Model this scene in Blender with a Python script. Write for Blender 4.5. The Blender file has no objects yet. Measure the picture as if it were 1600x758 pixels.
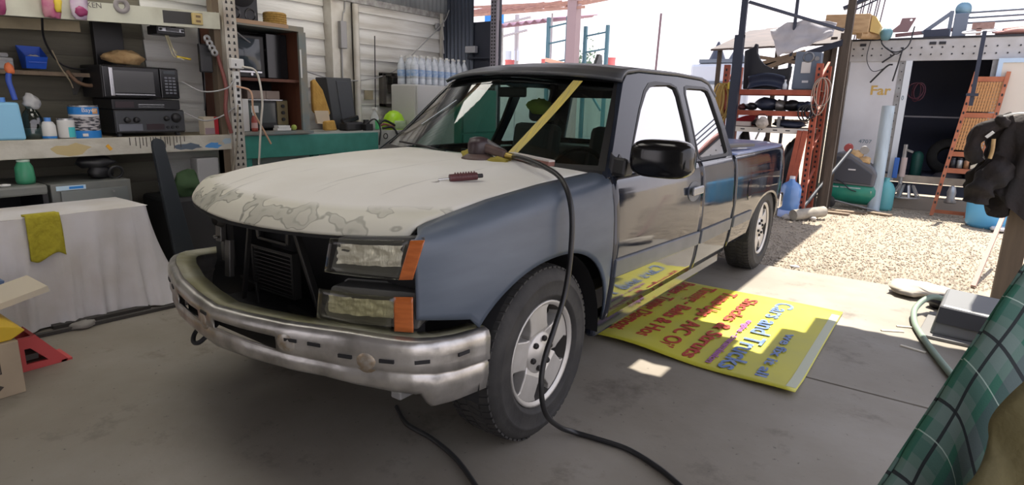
import bpy, bmesh, math, random
from mathutils import Vector, Matrix, noise
from mathutils.geometry import tessellate_polygon
S = bpy.context.scene
C = S.collection
V = Vector
PI = math.pi
rnd = random.Random(7)

# ------------------------------------------------------------------ camera
cam_d = bpy.data.cameras.new('camera'); cam = bpy.data.objects.new('camera', cam_d); C.objects.link(cam)
CF, CX, CY, CZ, YAW, PIT, ROL = 942.376, 2.23735, -1.12602, 1.42625, -0.621137, 0.22777, 0.026205
fw = V((math.sin(YAW)*math.cos(PIT), math.cos(YAW)*math.cos(PIT), -math.sin(PIT)))
rt = V((math.cos(YAW), -math.sin(YAW), 0)); up = rt.cross(fw)
r2 = rt*math.cos(ROL)+up*math.sin(ROL); u2 = up*math.cos(ROL)-rt*math.sin(ROL)
cam.matrix_world = Matrix(((r2.x,u2.x,-fw.x,CX),(r2.y,u2.y,-fw.y,CY),(r2.z,u2.z,-fw.z,CZ),(0,0,0,1)))
cam_d.sensor_width = 36; cam_d.lens = CF/1600*36; cam_d.clip_start = .05; cam_d.clip_end = 400
S.camera = cam
# ------------------------------------------------------------------ sky, sun, exposure
w = bpy.data.worlds.new('sky'); S.world = w; w.use_nodes = True
nt = w.node_tree; bg = nt.nodes['Background']
tc = nt.nodes.new('ShaderNodeTexCoord'); sx = nt.nodes.new('ShaderNodeSeparateXYZ'); rp = nt.nodes.new('ShaderNodeValToRGB')
nt.links.new(tc.outputs['Generated'], sx.inputs[0]); nt.links.new(sx.outputs['Z'], rp.inputs[0]); nt.links.new(rp.outputs[0], bg.inputs[0])
rp.color_ramp.elements[0].color = (1.0, .93, .97, 1); rp.color_ramp.elements[0].position = 0
rp.color_ramp.elements[1].color = (.74, .80, 1.0, 1); rp.color_ramp.elements[1].position = .8
bg.inputs[1].default_value = 1.5
sun_d = bpy.data.lights.new('sun', 'SUN'); sun = bpy.data.objects.new('sun', sun_d); C.objects.link(sun)
sun_d.energy = 10.0; sun_d.color = (1, .93, .82); sun_d.angle = .009
SUN_DIR = V((.06, .40, 1.0)).normalized()      # towards the sun
sun.rotation_euler = SUN_DIR.to_track_quat('Z', 'Y').to_euler(); sun.location = (0, 10, 20)
S.view_settings.view_transform = 'Standard'; S.view_settings.look = 'None'
S.view_settings.gamma = 1; S.view_settings.use_curve_mapping = False
S.view_settings.exposure = 0.3

# ------------------------------------------------------------------ materials
MATS = {}
def mat(name, col, rough=.6, metal=0, col2=None, scale=6, amt=.5, bump=0, bscale=40, spec=None, coat=0, emit=0, ior=None, stretch=None, detail=6, sharp=.18):
    if name in MATS: return MATS[name]
    m = bpy.data.materials.new(name); m.use_nodes = True; t = m.node_tree; b = t.nodes['Principled BSDF']
    b.inputs['Base Color'].default_value = (*col, 1); b.inputs['Roughness'].default_value = rough; b.inputs['Metallic'].default_value = metal
    if spec is not None: b.inputs['Specular IOR Level'].default_value = spec
    if ior: b.inputs['IOR'].default_value = ior
    if coat: b.inputs['Coat Weight'].default_value = coat; b.inputs['Coat Roughness'].default_value = .03
    if emit: b.inputs['Emission Color'].default_value = (*col, 1); b.inputs['Emission Strength'].default_value = emit
    tc = None
    if col2 or bump:
        tc = t.nodes.new('ShaderNodeTexCoord'); mp = t.nodes.new('ShaderNodeMapping')
        t.links.new(tc.outputs['Object'], mp.inputs[0])
        if stretch: mp.inputs['Scale'].default_value = stretch
    if col2:
        n = t.nodes.new('ShaderNodeTexNoise'); n.inputs['Scale'].default_value = scale; n.inputs['Detail'].default_value = detail
        t.links.new(mp.outputs[0], n.inputs['Vector'])
        r = t.nodes.new('ShaderNodeValToRGB'); c = 1-amt
        r.color_ramp.elements[0].position = max(0, c-sharp); r.color_ramp.elements[1].position = min(1, c+sharp)
        r.color_ramp.elements[0].color = (*col, 1); r.color_ramp.elements[1].color = (*col2, 1)
        t.links.new(n.outputs['Fac'], r.inputs[0]); t.links.new(r.outputs[0], b.inputs['Base Color'])
    if bump:
        n2 = t.nodes.new('ShaderNodeTexNoise'); n2.inputs['Scale'].default_value = bscale; n2.inputs['Detail'].default_value = 4
        t.links.new(mp.outputs[0], n2.inputs['Vector'])
        bp = t.nodes.new('ShaderNodeBump'); bp.inputs['Strength'].default_value = bump; bp.inputs['Distance'].default_value = .02
        t.links.new(n2.outputs['Fac'], bp.inputs['Height']); t.links.new(bp.outputs[0], b.inputs['Normal'])
    MATS[name] = m; return m
def glass(name, tint, refl_rough=.0, transp=.6, ior=1.5, boost=0.):
    if name in MATS: return MATS[name]
    m = bpy.data.materials.new(name); m.use_nodes = True; t = m.node_tree
    t.nodes.remove(t.nodes['Principled BSDF']); out = t.nodes['Material Output']
    tr = t.nodes.new('ShaderNodeBsdfTransparent'); tr.inputs[0].default_value = (*[c*transp for c in tint], 1)
    gl = t.nodes.new('ShaderNodeBsdfGlossy'); gl.inputs['Roughness'].default_value = refl_rough; gl.inputs[0].default_value = (1, 1, 1, 1)
    fr = t.nodes.new('ShaderNodeFresnel')
    ge = t.nodes.new('ShaderNodeNewGeometry'); mr = t.nodes.new('ShaderNodeMapRange'); mr.inputs['To Min'].default_value = ior; mr.inputs['To Max'].default_value = 1/ior   # same reflectance from both faces of a thin pane
    t.links.new(ge.outputs['Backfacing'], mr.inputs['Value']); t.links.new(mr.outputs[0], fr.inputs[0])
    mx = t.nodes.new('ShaderNodeMixShader'); ad = t.nodes.new('ShaderNodeMath'); ad.operation = 'ADD'; ad.use_clamp = True; ad.inputs[1].default_value = boost
    t.links.new(fr.outputs[0], ad.inputs[0]); t.links.new(ad.outputs[0], mx.inputs[0])
    t.links.new(tr.outputs[0], mx.inputs[1]); t.links.new(gl.outputs[0], mx.inputs[2]); t.links.new(mx.outputs[0], out.inputs[0])
    MATS[name] = m; return m

# ------------------------------------------------------------------ mesh helpers
OFF = {}
def link(o, parent=None):
    C.objects.link(o)
    if parent: o.parent = parent
    return o
def tag(o, label=None, cat=None, group=None, kind=None):
    if label: o['label'] = label
    if cat: o['category'] = cat
    if group: o['group'] = group
    if kind: o['kind'] = kind
    return o
def thing(name, loc, label, cat, group=None, kind=None):
    o = bpy.data.objects.new(name, None); o.empty_display_size = .1; C.objects.link(o); o.location = loc; OFF[o] = V(loc)
    return tag(o, label, cat, group, kind)
class B:
    """collects geometry in world coordinates; build() links it as one mesh object"""
    def __init__(s, xf=None): s.v = []; s.f = []; s.xf = xf; s.sm = []
    def add(s, vs, fs, smooth=False):
        n = len(s.v); vs = [V(p) for p in vs]
        if s.xf: vs = [s.xf @ p for p in vs]
        s.v += vs; s.f += [[i+n for i in f] for f in fs]; s.sm += [smooth]*len(fs); return s
    def box(s, a, b, rot=None, c=None):
        x0, y0, z0 = a; x1, y1, z1 = b
        vs = [V((x, y, z)) for x in (x0, x1) for y in (y0, y1) for z in (z0, z1)]
        if rot:
            m = rot if isinstance(rot, Matrix) else Matrix.Rotation(rot, 3, 'Z'); cc = V(c) if c else (V(a)+V(b))/2
            vs = [m @ (p-cc)+cc for p in vs]
        return s.add(vs, [(0,1,3,2),(4,6,7,5),(0,4,5,1),(2,3,7,6),(0,2,6,4),(1,5,7,3)])
    def bar(s, p, q, w, h=None, upv=(0, 0, 1)):
        """rectangular bar from p to q"""
        p, q = V(p), V(q); h = h or w; d = (q-p).normalized(); u = V(upv)
        if abs(d.dot(u)) > .98: u = V((0, 1, 0))
        x = d.cross(u).normalized(); y = x.cross(d)
        vs = [e+x*(i*w/2)+y*(j*h/2) for e in (p, q) for i, j in ((-1,-1),(1,-1),(1,1),(-1,1))]
        return s.add(vs, [(3,2,1,0),(4,5,6,7),(0,1,5,4),(1,2,6,5),(2,3,7,6),(3,0,4,7)])
    def tube(s, path, r, n=8, cap=True, closed=False):
        path = [V(p) for p in path]; k = len(path); vs = []; fs = []
        prev = None
        for i, p in enumerate(path):
            if closed: d = path[(i+1) % k]-path[i-1]
            else: d = path[min(i+1, k-1)]-path[max(i-1, 0)]
            d.normalize()
            if prev is None:
                u = V((0, 0, 1)) if abs(d.z) < .9 else V((1, 0, 0)); x = d.cross(u).normalized()
            else:
                x = prev-d*prev.dot(d)
                x = x.normalized() if x.length > 1e-6 else d.orthogonal().normalized()
            prev = x; y = d.cross(x); rr = r[i] if isinstance(r, (list, tuple)) else r
            vs += [p+x*math.cos(a)*rr+y*math.sin(a)*rr for a in [2*PI*j/n for j in range(n)]]
        for i in range(k if closed else k-1):
            a = i*n; b = ((i+1) % k)*n
            fs += [(a+j, a+(j+1) % n, b+(j+1) % n, b+j) for j in range(n)]
        s.add(vs, fs, True)
        if cap and not closed: s.add(vs[:n], [tuple(reversed(range(n)))]); s.add(vs[-n:], [tuple(range(n))])
        return s
    def lathe(s, prof, o=(0, 0, 0), axis='Z', n=24, smooth=True, a0=0, a1=2*PI):
        """prof: list of (r, h)"""
        o = V(o); vs = []; fs = []; full = abs(a1-a0-2*PI) < 1e-6; m = n if full else n+1
        ax = {'Z': (V((1,0,0)), V((0,1,0)), V((0,0,1))), 'X': (V((0,1,0)), V((0,0,1)), V((1,0,0))), 'Y': (V((0,0,1)), V((1,0,0)), V((0,1,0)))}[axis] if isinstance(axis, str) else axis
        for r, h in prof:
            for j in range(m):
                a = a0+(a1-a0)*j/n; vs.append(o+ax[0]*(r*math.cos(a))+ax[1]*(r*math.sin(a))+ax[2]*h)
        for i in range(len(prof)-1):
            for j in range(n):
                k = (j+1) % m; fs.append((i*m+j, i*m+k, (i+1)*m+k, (i+1)*m+j))
        return s.add(vs, fs, smooth)
    def cyl(s, p, q, r, n=16, r2=None):
        p, q = V(p), V(q); d = (q-p); L = d.length; d.normalize(); x = d.orthogonal().normalized(); y = d.cross(x)
        s.lathe([(r, 0), (r2 if r2 is not None else r, L)], p, (x, y, d), n)
        k = len(s.v)
        ca = [p+x*(r*math.cos(2*PI*j/n))+y*(r*math.sin(2*PI*j/n)) for j in range(n)]
        rr = r2 if r2 is not None else r
        cb = [q+x*(rr*math.cos(2*PI*j/n))+y*(rr*math.sin(2*PI*j/n)) for j in range(n)]
        s.add(ca, [tuple(reversed(range(n)))]); 
        if rr > 1e-5: s.add(cb, [tuple(range(n))])
        return s
    def ball(s, o, r, n=14, m=8, squash=(1, 1, 1)):
        o = V(o); vs = []; fs = []
        for i in range(m+1):
            t = PI*i/m
            for j in range(n):
                a = 2*PI*j/n
                vs.append(o+V((r*math.sin(t)*math.cos(a)*squash[0], r*math.sin(t)*math.sin(a)*squash[1], r*math.cos(t)*squash[2])))
        for i in range(m):
            for j in range(n):
                k = (j+1) % n; fs.append((i*n+j, (i+1)*n+j, (i+1)*n+k, i*n+k))
        return s.add(vs, fs, True)
    def super(s, o, size, p=3.0, n=28, m=16):
        """rounded box (superellipsoid)"""
        o = V(o); vs = []; fs = []; sg = lambda t: math.copysign(abs(t)**(2/p), t)
        for i in range(m+1):
            t = PI*i/m
            for j in range(n):
                a = 2*PI*j/n; vs.append(o+V((size[0]*sg(math.sin(t))*sg(math.cos(a)), size[1]*sg(math.sin(t))*sg(math.sin(a)), size[2]*sg(math.cos(t)))))
        for i in range(m):
            for j in range(n):
                k = (j+1) % n; fs.append((i*n+j, (i+1)*n+j, (i+1)*n+k, i*n+k))
        return s.add(vs, fs, True)
    def prism(s, poly, f0, f1, holes=()):
        """poly: 2-D outline; f0, f1 map a 2-D point to the two faces"""
        loops = [list(poly)]+[list(h) for h in holes]
        tris = tessellate_polygon([[V((a, b, 0)) for a, b in l] for l in loops]); flat = [p for l in loops for p in l]; n = len(flat)
        s.add([f0(*p) for p in flat]+[f1(*p) for p in flat], [tuple(t) for t in tris]+[tuple(i+n for i in reversed(t)) for t in tris])
        k = 0
        for l in loops:
            m = len(l)
            s.add([f0(*p) for p in l]+[f1(*p) for p in l], [(i, (i+1) % m, (i+1) % m+m, i+m) for i in range(m)])
        return s
    def grid(s, fn, nu, nv, skip=None, smooth=True, closeu=False):
        vs = [fn(i/nu, j/nv) for i in range(nu+1) for j in range(nv+1)]
        fs = [(i*(nv+1)+j, (i+1)*(nv+1)+j, (i+1)*(nv+1)+j+1, i*(nv+1)+j+1) for i in range(nu) for j in range(nv) if not (skip and skip(i, j))]
        return s.add(vs, fs, smooth)
    def lump(s, o, size, seed=0, n=14, m=9, rough=.35, freq=1.6):
        """an irregular rounded lump"""
        o = V(o); vs = []; fs = []; sd = V((seed*7.3, seed*3.1, seed*1.7))
        for i in range(m+1):
            t = PI*i/m
            for j in range(n):
                a = 2*PI*j/n; d = V((math.sin(t)*math.cos(a), math.sin(t)*math.sin(a), math.cos(t)))
                k = 1+rough*noise.noise(d*freq+sd)+rough*.5*noise.noise(d*freq*2.5+sd)
                vs.append(o+V((d.x*size[0]*k, d.y*size[1]*k, max(d.z*k, -.92)*size[2])))
        for i in range(m):
            for j in range(n):
                k = (j+1) % n; fs.append((i*n+j, (i+1)*n+j, (i+1)*n+k, i*n+k))
        return s.add(vs, fs, True)
    def build(s, name, m, parent=None, bevel=0, solid=0, sub=0, off=-1, smooth=None, seg=2, label=None, weld=False):
        me = bpy.data.meshes.new(name)
        if parent is not None: o0 = OFF[parent]
        else:
            lo = V([min(p[i] for p in s.v) for i in range(3)]); hi = V([max(p[i] for p in s.v) for i in range(3)])
            o0 = V(((lo.x+hi.x)/2, (lo.y+hi.y)/2, lo.z))
        me.from_pydata([p-o0 for p in s.v], [], s.f)
        bm = bmesh.new(); bm.from_mesh(me)
        for f, q in zip(bm.faces, s.sm): f.smooth = q if smooth is None else smooth
        if weld or sub: bmesh.ops.remove_doubles(bm, verts=bm.verts, dist=1e-5)
        bmesh.ops.recalc_face_normals(bm, faces=bm.faces) if not solid else None
        bm.to_mesh(me); bm.free()
        o = bpy.data.objects.new(name, me); link(o, parent)
        if parent is None: o.location = o0
        OFF[o] = o0
        for x in (m if isinstance(m, (list, tuple)) else [m]): me.materials.append(x)
        if solid: q = o.modifiers.new('solid', 'SOLIDIFY'); q.thickness = solid; q.offset = off
        if bevel:
            if not weld: 
                q = o.modifiers.new('weld', 'WELD'); q.merge_threshold = 1e-5
            q = o.modifiers.new('bevel', 'BEVEL'); q.width = bevel; q.segments = seg; q.limit_method = 'ANGLE'; q.angle_limit = .6
        if sub: q = o.modifiers.new('sub', 'SUBSURF'); q.levels = q.render_levels = sub
        if label: o['label'] = label
        return o
def one(name, b, m, label, cat, group=None, kind=None, **k):
    return tag(b.build(name, m, **k), label, cat, group, kind)
def struct(name, b, m, parent=None, **k):
    o = b.build(name, m, parent, **k)
    if parent is None: o['kind'] = 'structure'
    return o
def dup(o, delta=(0, 0, 0), parent=None, rotz=0):
    """copy a thing (or part) with its parts and sub-parts; delta moves the copy"""
    c = o.copy(); C.objects.link(c)
    if parent: c.parent = parent
    else:
        c.location = o.location+V(delta); c.rotation_euler = (o.rotation_euler.x, o.rotation_euler.y, o.rotation_euler.z+rotz)
    OFF[c] = OFF[o]
    for ch in list(o.children): dup(ch, (0, 0, 0), c)
    return c
def text(s, size, mtx, m, parent=None, name='lettering', depth=.0008, sx=1, font_off=0):
    cu = bpy.data.curves.new(name, 'FONT'); cu.body = s; cu.size = size; cu.extrude = depth; cu.align_x = 'LEFT'; cu.resolution_u = 3; cu.offset = font_off
    to = bpy.data.objects.new(name, cu); C.objects.link(to)
    me = bpy.data.meshes.new_from_object(to.evaluated_get(bpy.context.evaluated_depsgraph_get()))
    bpy.data.objects.remove(to); bpy.data.curves.remove(cu)
    for v in me.vertices:
        p = v.co.copy(); p.x *= sx; v.co = mtx @ p-(OFF[parent] if parent else V((0, 0, 0)))
    me.materials.clear(); me.materials.append(m)
    o = bpy.data.objects.new(name, me); link(o, parent); OFF[o] = OFF[parent] if parent else V((0, 0, 0)); return o
def frame(o, xd, yd):
    """matrix with local x along xd and local y along yd"""
    x = V(xd).normalized(); y = V(yd); z = x.cross(y).normalized(); y = z.cross(x)
    return Matrix(((x.x,y.x,z.x,o[0]),(x.y,y.y,z.y,o[1]),(x.z,y.z,z.z,o[2]),(0,0,0,1)))
def lerp(t, pts):
    """piecewise linear"""
    if t <= pts[0][0]: return pts[0][1]
    for (a, b), (c, d) in zip(pts, pts[1:]):
        if t <= c: return b+(d-b)*(t-a)/(c-a)
    return pts[-1][1]
def spline(pts, n=8):
    """Catmull-Rom through points"""
    P = [V(p) for p in pts]; P = [P[0]*2-P[1]]+P+[P[-1]*2-P[-2]]; out = []
    for i in range(1, len(P)-2):
        for k in range(n):
            t = k/n; a, b, c, d = P[i-1:i+3]
            out.append(.5*((2*b)+(c-a)*t+(2*a-5*b+4*c-d)*t*t+(3*b-a-3*c+d)*t**3))
    out.append(P[-2]); return out
# ================================================================== SETTING
concrete = mat('concrete', (.30, .285, .26), .75, col2=(.19, .175, .155), scale=1.6, amt=.45, bump=.12, bscale=60, sharp=.25)
def stained_concrete():
    m = bpy.data.materials.new('stained concrete'); m.use_nodes = True; t = m.node_tree; b = t.nodes['Principled BSDF']; N = t.nodes.new; L = t.links.new
    tc = N('ShaderNodeTexCoord')
    def nz(scale, detail=6, rough=.6):
        n = N('ShaderNodeTexNoise'); n.inputs['Scale'].default_value = scale; n.inputs['Detail'].default_value = detail; n.inputs['Roughness'].default_value = rough; L(tc.outputs['Object'], n.inputs['Vector']); return n
    def ramp(n, stops):
        r = N('ShaderNodeValToRGB'); e = r.color_ramp.elements
        while len(e) < len(stops): e.new(.5)
        for q, (p, c) in zip(e, stops): q.position = p; q.color = (*c, 1)
        L(n.outputs['Fac'], r.inputs[0]); return r
    base = ramp(nz(.9), [(.3, (.185, .16, .125)), (.5, (.235, .21, .172)), (.7, (.29, .265, .228))])
    oil = ramp(nz(2.3, 8, .7), [(.30, (.55, .52, .50)), (.44, (1, 1, 1))])
    spk = ramp(nz(34, 3), [(.27, (.35, .33, .32)), (.33, (1, 1, 1))])
    m1 = N('ShaderNodeMix'); m1.data_type = 'RGBA'; m1.blend_type = 'MULTIPLY'; m1.inputs[0].default_value = 1
    m2 = N('ShaderNodeMix'); m2.data_type = 'RGBA'; m2.blend_type = 'MULTIPLY'; m2.inputs[0].default_value = .8
    L(base.outputs[0], m1.inputs[6]); L(oil.outputs[0], m1.inputs[7]); L(m1.outputs[2], m2.inputs[6]); L(spk.outputs[0], m2.inputs[7]); L(m2.outputs[2], b.inputs['Base Color'])
    b.inputs['Roughness'].default_value = .62
    bp = N('ShaderNodeBump'); bp.inputs['Strength'].default_value = .12; bp.inputs['Distance'].default_value = .01; n = nz(25); L(n.outputs['Fac'], bp.inputs['Height']); L(bp.outputs[0], b.inputs['Normal'])
    return m
slabm = stained_concrete()
fl = thing('floor', (0, 0, 0), None, None, kind='structure')
B().box((-3.6, -5.5, -.14), (4.6, 2.318, 0)).build('slab', slabm, fl, bevel=.006)
def slab_edge(s):
    pts = [(-3.6, 2.33), (4.6, 2.33)]+[(4.6-.25*i, 4.74+.05*noise.noise(V((i*.7, 0, 1)))+.03*noise.noise(V((i*2.1, 4, 1)))) for i in range(33)]+[(-3.6, 4.74)]
    return s.prism(pts, lambda a, b: V((a, b, 0)), lambda a, b: V((a, b, -.14)))
slab_edge(B()).build('slab', slabm, fl)

gravel = mat('gravel', (.40, .335, .25), .9, col2=(.25, .21, .16), scale=34, amt=.5, bump=.9, bscale=55, sharp=.2)
dirt = mat('dirt', (.50, .44, .36), .95, col2=(.33, .29, .25), scale=3, amt=.45, bump=.4, bscale=30)
struct('ground', B().grid(lambda u, v: V((-60+120*u, 3+117*v, -.05+.012*noise.noise(V((u*90, v*90, 0))))), 120, 120), gravel)
def pebbles():
    b = B(); r = random.Random(3)
    ico = [(0, 0, 1), (.9, 0, .2), (.28, .86, .2), (-.73, .53, .2), (-.73, -.53, .2), (.28, -.86, .2), (0, 0, -.6)]
    tri = [(0, 1, 2), (0, 2, 3), (0, 3, 4), (0, 4, 5), (0, 5, 1), (6, 2, 1), (6, 3, 2), (6, 4, 3), (6, 5, 4), (6, 1, 5)]
    for i in range(14000):
        t = r.random()**1.5; y = 4.72+t*5.2; x = -.6+r.random()*(3.0+t*2.2)
        s = r.uniform(.005, .014)*(1+.6*(r.random() < .07)); a = r.random()*6.28; ca, sa = math.cos(a), math.sin(a); q = r.uniform(.6, 1.3)
        b.v += [V((x+(p[0]*ca*q-p[1]*sa)*s, y+(p[0]*sa*q+p[1]*ca)*s, -.042+p[2]*s*.8)) for p in ico]
        n = len(b.v)-7; b.f += [[k+n for k in f] for f in tri]; b.sm += [False]*10
    # loose grit spilling onto the slab edge
    return b
one('gravel_stones', pebbles(), mat('pebble', (.42, .36, .28), .85, col2=(.25, .215, .175), scale=9, amt=.5, detail=3), 'loose pale gravel covering the yard', 'gravel', kind='stuff')

# ---- left wall: lapped boards, each one a part, between steel columns
boardm = mat('whitewashed board', (.76, .76, .73), .7, col2=(.46, .43, .37), scale=3.2, amt=.38, bump=.25, bscale=25, stretch=(1, .25, 3))
WX = -3.3
boardd = mat('shaded grimy board', (.155, .145, .11), .8, col2=(.085, .078, .06), scale=2.2, amt=.45, bump=.25, bscale=25, stretch=(1, .25, 3))  # dirt plus the shade under the shelf, painted into the board colour
wl = thing('wall_left', (WX, 2, 0), None, None, kind='structure')
BH = .166
def lap_board(y0, y1, z):
    p = [(WX, z), (WX+.028, z), (WX+.026, z+.012), (WX+.006, z+BH+.012), (WX, z+BH+.012)]
    return B().prism(p, lambda a, c: V((a, y0, c)), lambda a, c: V((a, y1, c)))
proto = {}
for (y0, y1) in ((-4.5, -1.2), (-1.19, 1.3), (1.31, 3.1), (3.5, 4.96)):
    for k in range(15):
        z = .03+k*BH; key = (y0, y1)
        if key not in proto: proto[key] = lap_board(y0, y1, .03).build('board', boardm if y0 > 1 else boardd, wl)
        else:
            c = proto[key].copy(); C.objects.link(c); c.parent = wl; c.location = (rnd.uniform(-.003, .002), 0, k*BH)
B().box((WX-.10, -4.5, 0), (WX-.012, 4.96, 3.0)).build('backing_sheet', mat('backing', (.16, .15, .13), .9), wl)
# galvanised corrugated sheet above the boards
galv = mat('galvanised sheet', (.55, .58, .60), .45, .55, col2=(.38, .40, .42), scale=3, amt=.4)
def corr(y0, y1, z0, z1, x, pitch=.076, d=.009):
    n = int((y1-y0)/pitch*6)
    return B().grid(lambda u, v: V((x+d*math.sin(2*PI*(y1-y0)*u/pitch), y0+(y1-y0)*u, z0+(z1-z0)*v)), n, 1)
corr(-4.5, 5.2, 2.50, 3.12, WX+.03).build('corrugated_sheet', galv, wl, solid=.002)
B().box((WX+.0, -4.5, 2.44), (WX+.045, 4.97, 2.505)).build('wall_rail', mat('perforated rail', (.45, .45, .43), .6, .3, col2=(.2, .19, .18), scale=14, amt=.5), wl)
# steel channel column on the wall
whs = mat('old white steel', (.62, .60, .54), .5, .2, col2=(.40, .36, .29), scale=5, amt=.38, bump=.1)
colm = thing('steel_column', (WX+.03, 3.3, 0), 'wide white painted steel channel column on the board wall', 'column')
B().box((WX+.0, 3.12, 0), (WX+.02, 3.46, 2.5)).build('web', whs, colm)
B().box((WX+.0, 3.105, 0), (WX+.14, 3.125, 2.5)).build('flange', whs, colm)
B().cyl((WX+.08, 3.475, 0), (WX+.08, 3.475, 2.42), .034).build('pipe', whs, colm)
for z, h in ((1.95, .38),):
    b = B().box((WX+.02, 3.28, z), (WX+.07, 3.36, z+.28)); b.build('conduit_box', mat('grey metal', (.33, .33, .33), .5, .5), colm, bevel=.006)
    B().tube(spline([(WX+.045, 3.32, z+.28), (WX+.05, 3.33, z+.36), (WX+.03, 3.37, z+.40), (WX+.03, 3.38, z+.55)], 6), .008, 6).build('conduit', mat('grey metal', (.3,.3,.3)), colm)
    B().tube([(WX+.03, 3.31, z), (WX+.03, 3.31, 1.3)], .01, 6).build('conduit', mat('grey metal', (.3,.3,.3)), colm)
# ---- dark end panel beside the opening
navy = mat('dark blue sheet', (.028, .034, .055), .55, .2, col2=(.045, .05, .075), scale=3, amt=.5)
we = thing('wall_end', (-2.9, 5.0, 0), None, None, kind='structure')
B().grid(lambda u, v: V((-3.42+.60*u, 5.0+.012*math.sin(u*60), 0+3.1*v)), 60, 1).build('corrugated_sheet', mat('dark galvanised', (.10, .115, .15), .45, .5), we, solid=.003)
B().box((-2.88, 5.015, 0), (-2.42, 5.05, 2.39)).build('panel', navy, we)
B().box((-2.90, 4.97, 1.95), (-2.42, 5.03, 1.97)).build('seam_strip', navy, we)
B().box((-2.52, 4.96, 0), (-2.43, 5.06, 3.1)).build('jamb', navy, we)
# ---- roof of the shed (above the frame: shades the floor and mirrors in the glass)
roofm = mat('roof sheet', (.20, .19, .18), .6, .3, col2=(.12, .11, .10), scale=2, amt=.5)
RZ = 3.12
rf = thing('ceiling', (0, 0, RZ), None, None, kind='structure')
def roof_sheet(x0, x1, y0, y1):
    x0 -= .03; x1 += .03; n = max(4, int((x1-x0)/.15*4))
    return B().grid(lambda u, v: V((x0+(x1-x0)*u, y0+(y1-y0)*v, RZ+.02*math.sin(2*PI*(x0+(x1-x0)*u)/.15))), n, 1)
fill_mat = bpy.data.materials.new('added fill panel'); fill_mat.use_nodes = True; _t = fill_mat.node_tree; _t.nodes.remove(_t.nodes['Principled BSDF'])
_tr = _t.nodes.new('ShaderNodeBsdfTranslucent'); _tr.inputs[0].default_value = (.80, .79, .74, 1); _t.links.new(_tr.outputs[0], _t.nodes['Material Output'].inputs[0])
PAN = [(-3.05, -1.95, -.6, 1.1), (-1.35, -.25, -.3, 1.0), (.30, .95, .0, 1.0)]       # translucent panels added in the unseen roof to brighten the interior: x0, x1, y0, y1
xc = -3.5
for x0, x1, y0, y1 in PAN:
    roof_sheet(xc, x0, -5.5, 4.66).build('roof_sheet', roofm, rf, solid=.004); roof_sheet(x0, x1, -5.5, y0).build('roof_sheet', roofm, rf, solid=.004); (roof_sheet(x0, x1, y1, 2.5) if x0 < -2 else roof_sheet(x0, x1, y1, 4.66)).build('roof_sheet', roofm, rf, solid=.004)
    roof_sheet(x0, x1, y0, y1).build('fill_light_panel', fill_mat, rf); xc = x1
roof_sheet(-3.05, -1.95, 2.5, 4.66).build('fill_light_panel', fill_mat, rf)
roof_sheet(xc, 1.12, -5.5, 4.66).build('roof_sheet', roofm, rf, solid=.004)
# unseen right-hand sheet ends and a gap, shaped to let sun patches in
for x0, x1, y0, y1 in ((1.12, 1.36, -5.5, 3.05), (1.12, 1.36, 3.20, 4.05), (1.36, 1.50, -5.5, 3.85), (1.50, 1.72, -5.5, 3.72), (1.72, 1.86, -5.5, 4.25), (1.86, 3.1, -5.5, 4.62)):
    roof_sheet(x0, x1, y0, y1).build('roof_sheet', roofm, rf, solid=.004)
for y in (-4, -2.2, -.4, 1.4, 2.9): B().box((-3.4, y-.03, RZ-.18), (3.1, y+.03, RZ-.03)).build('rafter', mat('rafter wood', (.22, .15, .09), .8), rf)
yc = thing('canopy', (-1, 6.5, 4.2), None, None, kind='structure')   # yard canopy over the rear of the truck
B().grid(lambda u, v: V((-3.5+4.77*u, 4.0+5.3*v, 4.2+.02*math.sin(u*200))), 130, 1).build('roof_sheet', roofm, yc, solid=.004)
B().box((1.2, 4.0, 4.05), (1.26, 9.3, 4.18)).build('edge_beam', MATS['rafter wood'], yc)
B().box((-3.4, 4.57, RZ-.18), (1.1, 4.63, RZ-.03)).build('rafter', MATS['rafter wood'], rf)
# ---- unseen back wall behind the camera, doorway sized to light the left floor
struct('wall_back', B().prism([(-3.4, 0), (-3.2, 0), (-3.2, 2.6), (-1.4, 2.6), (-1.4, 0), (4.6, 0), (4.6, 3.1), (-3.4, 3.1)], lambda x, z: V((x, -5.6, z)), lambda x, z: V((x, -5.5, z))), mat('backing', (.16, .15, .13)))
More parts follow.
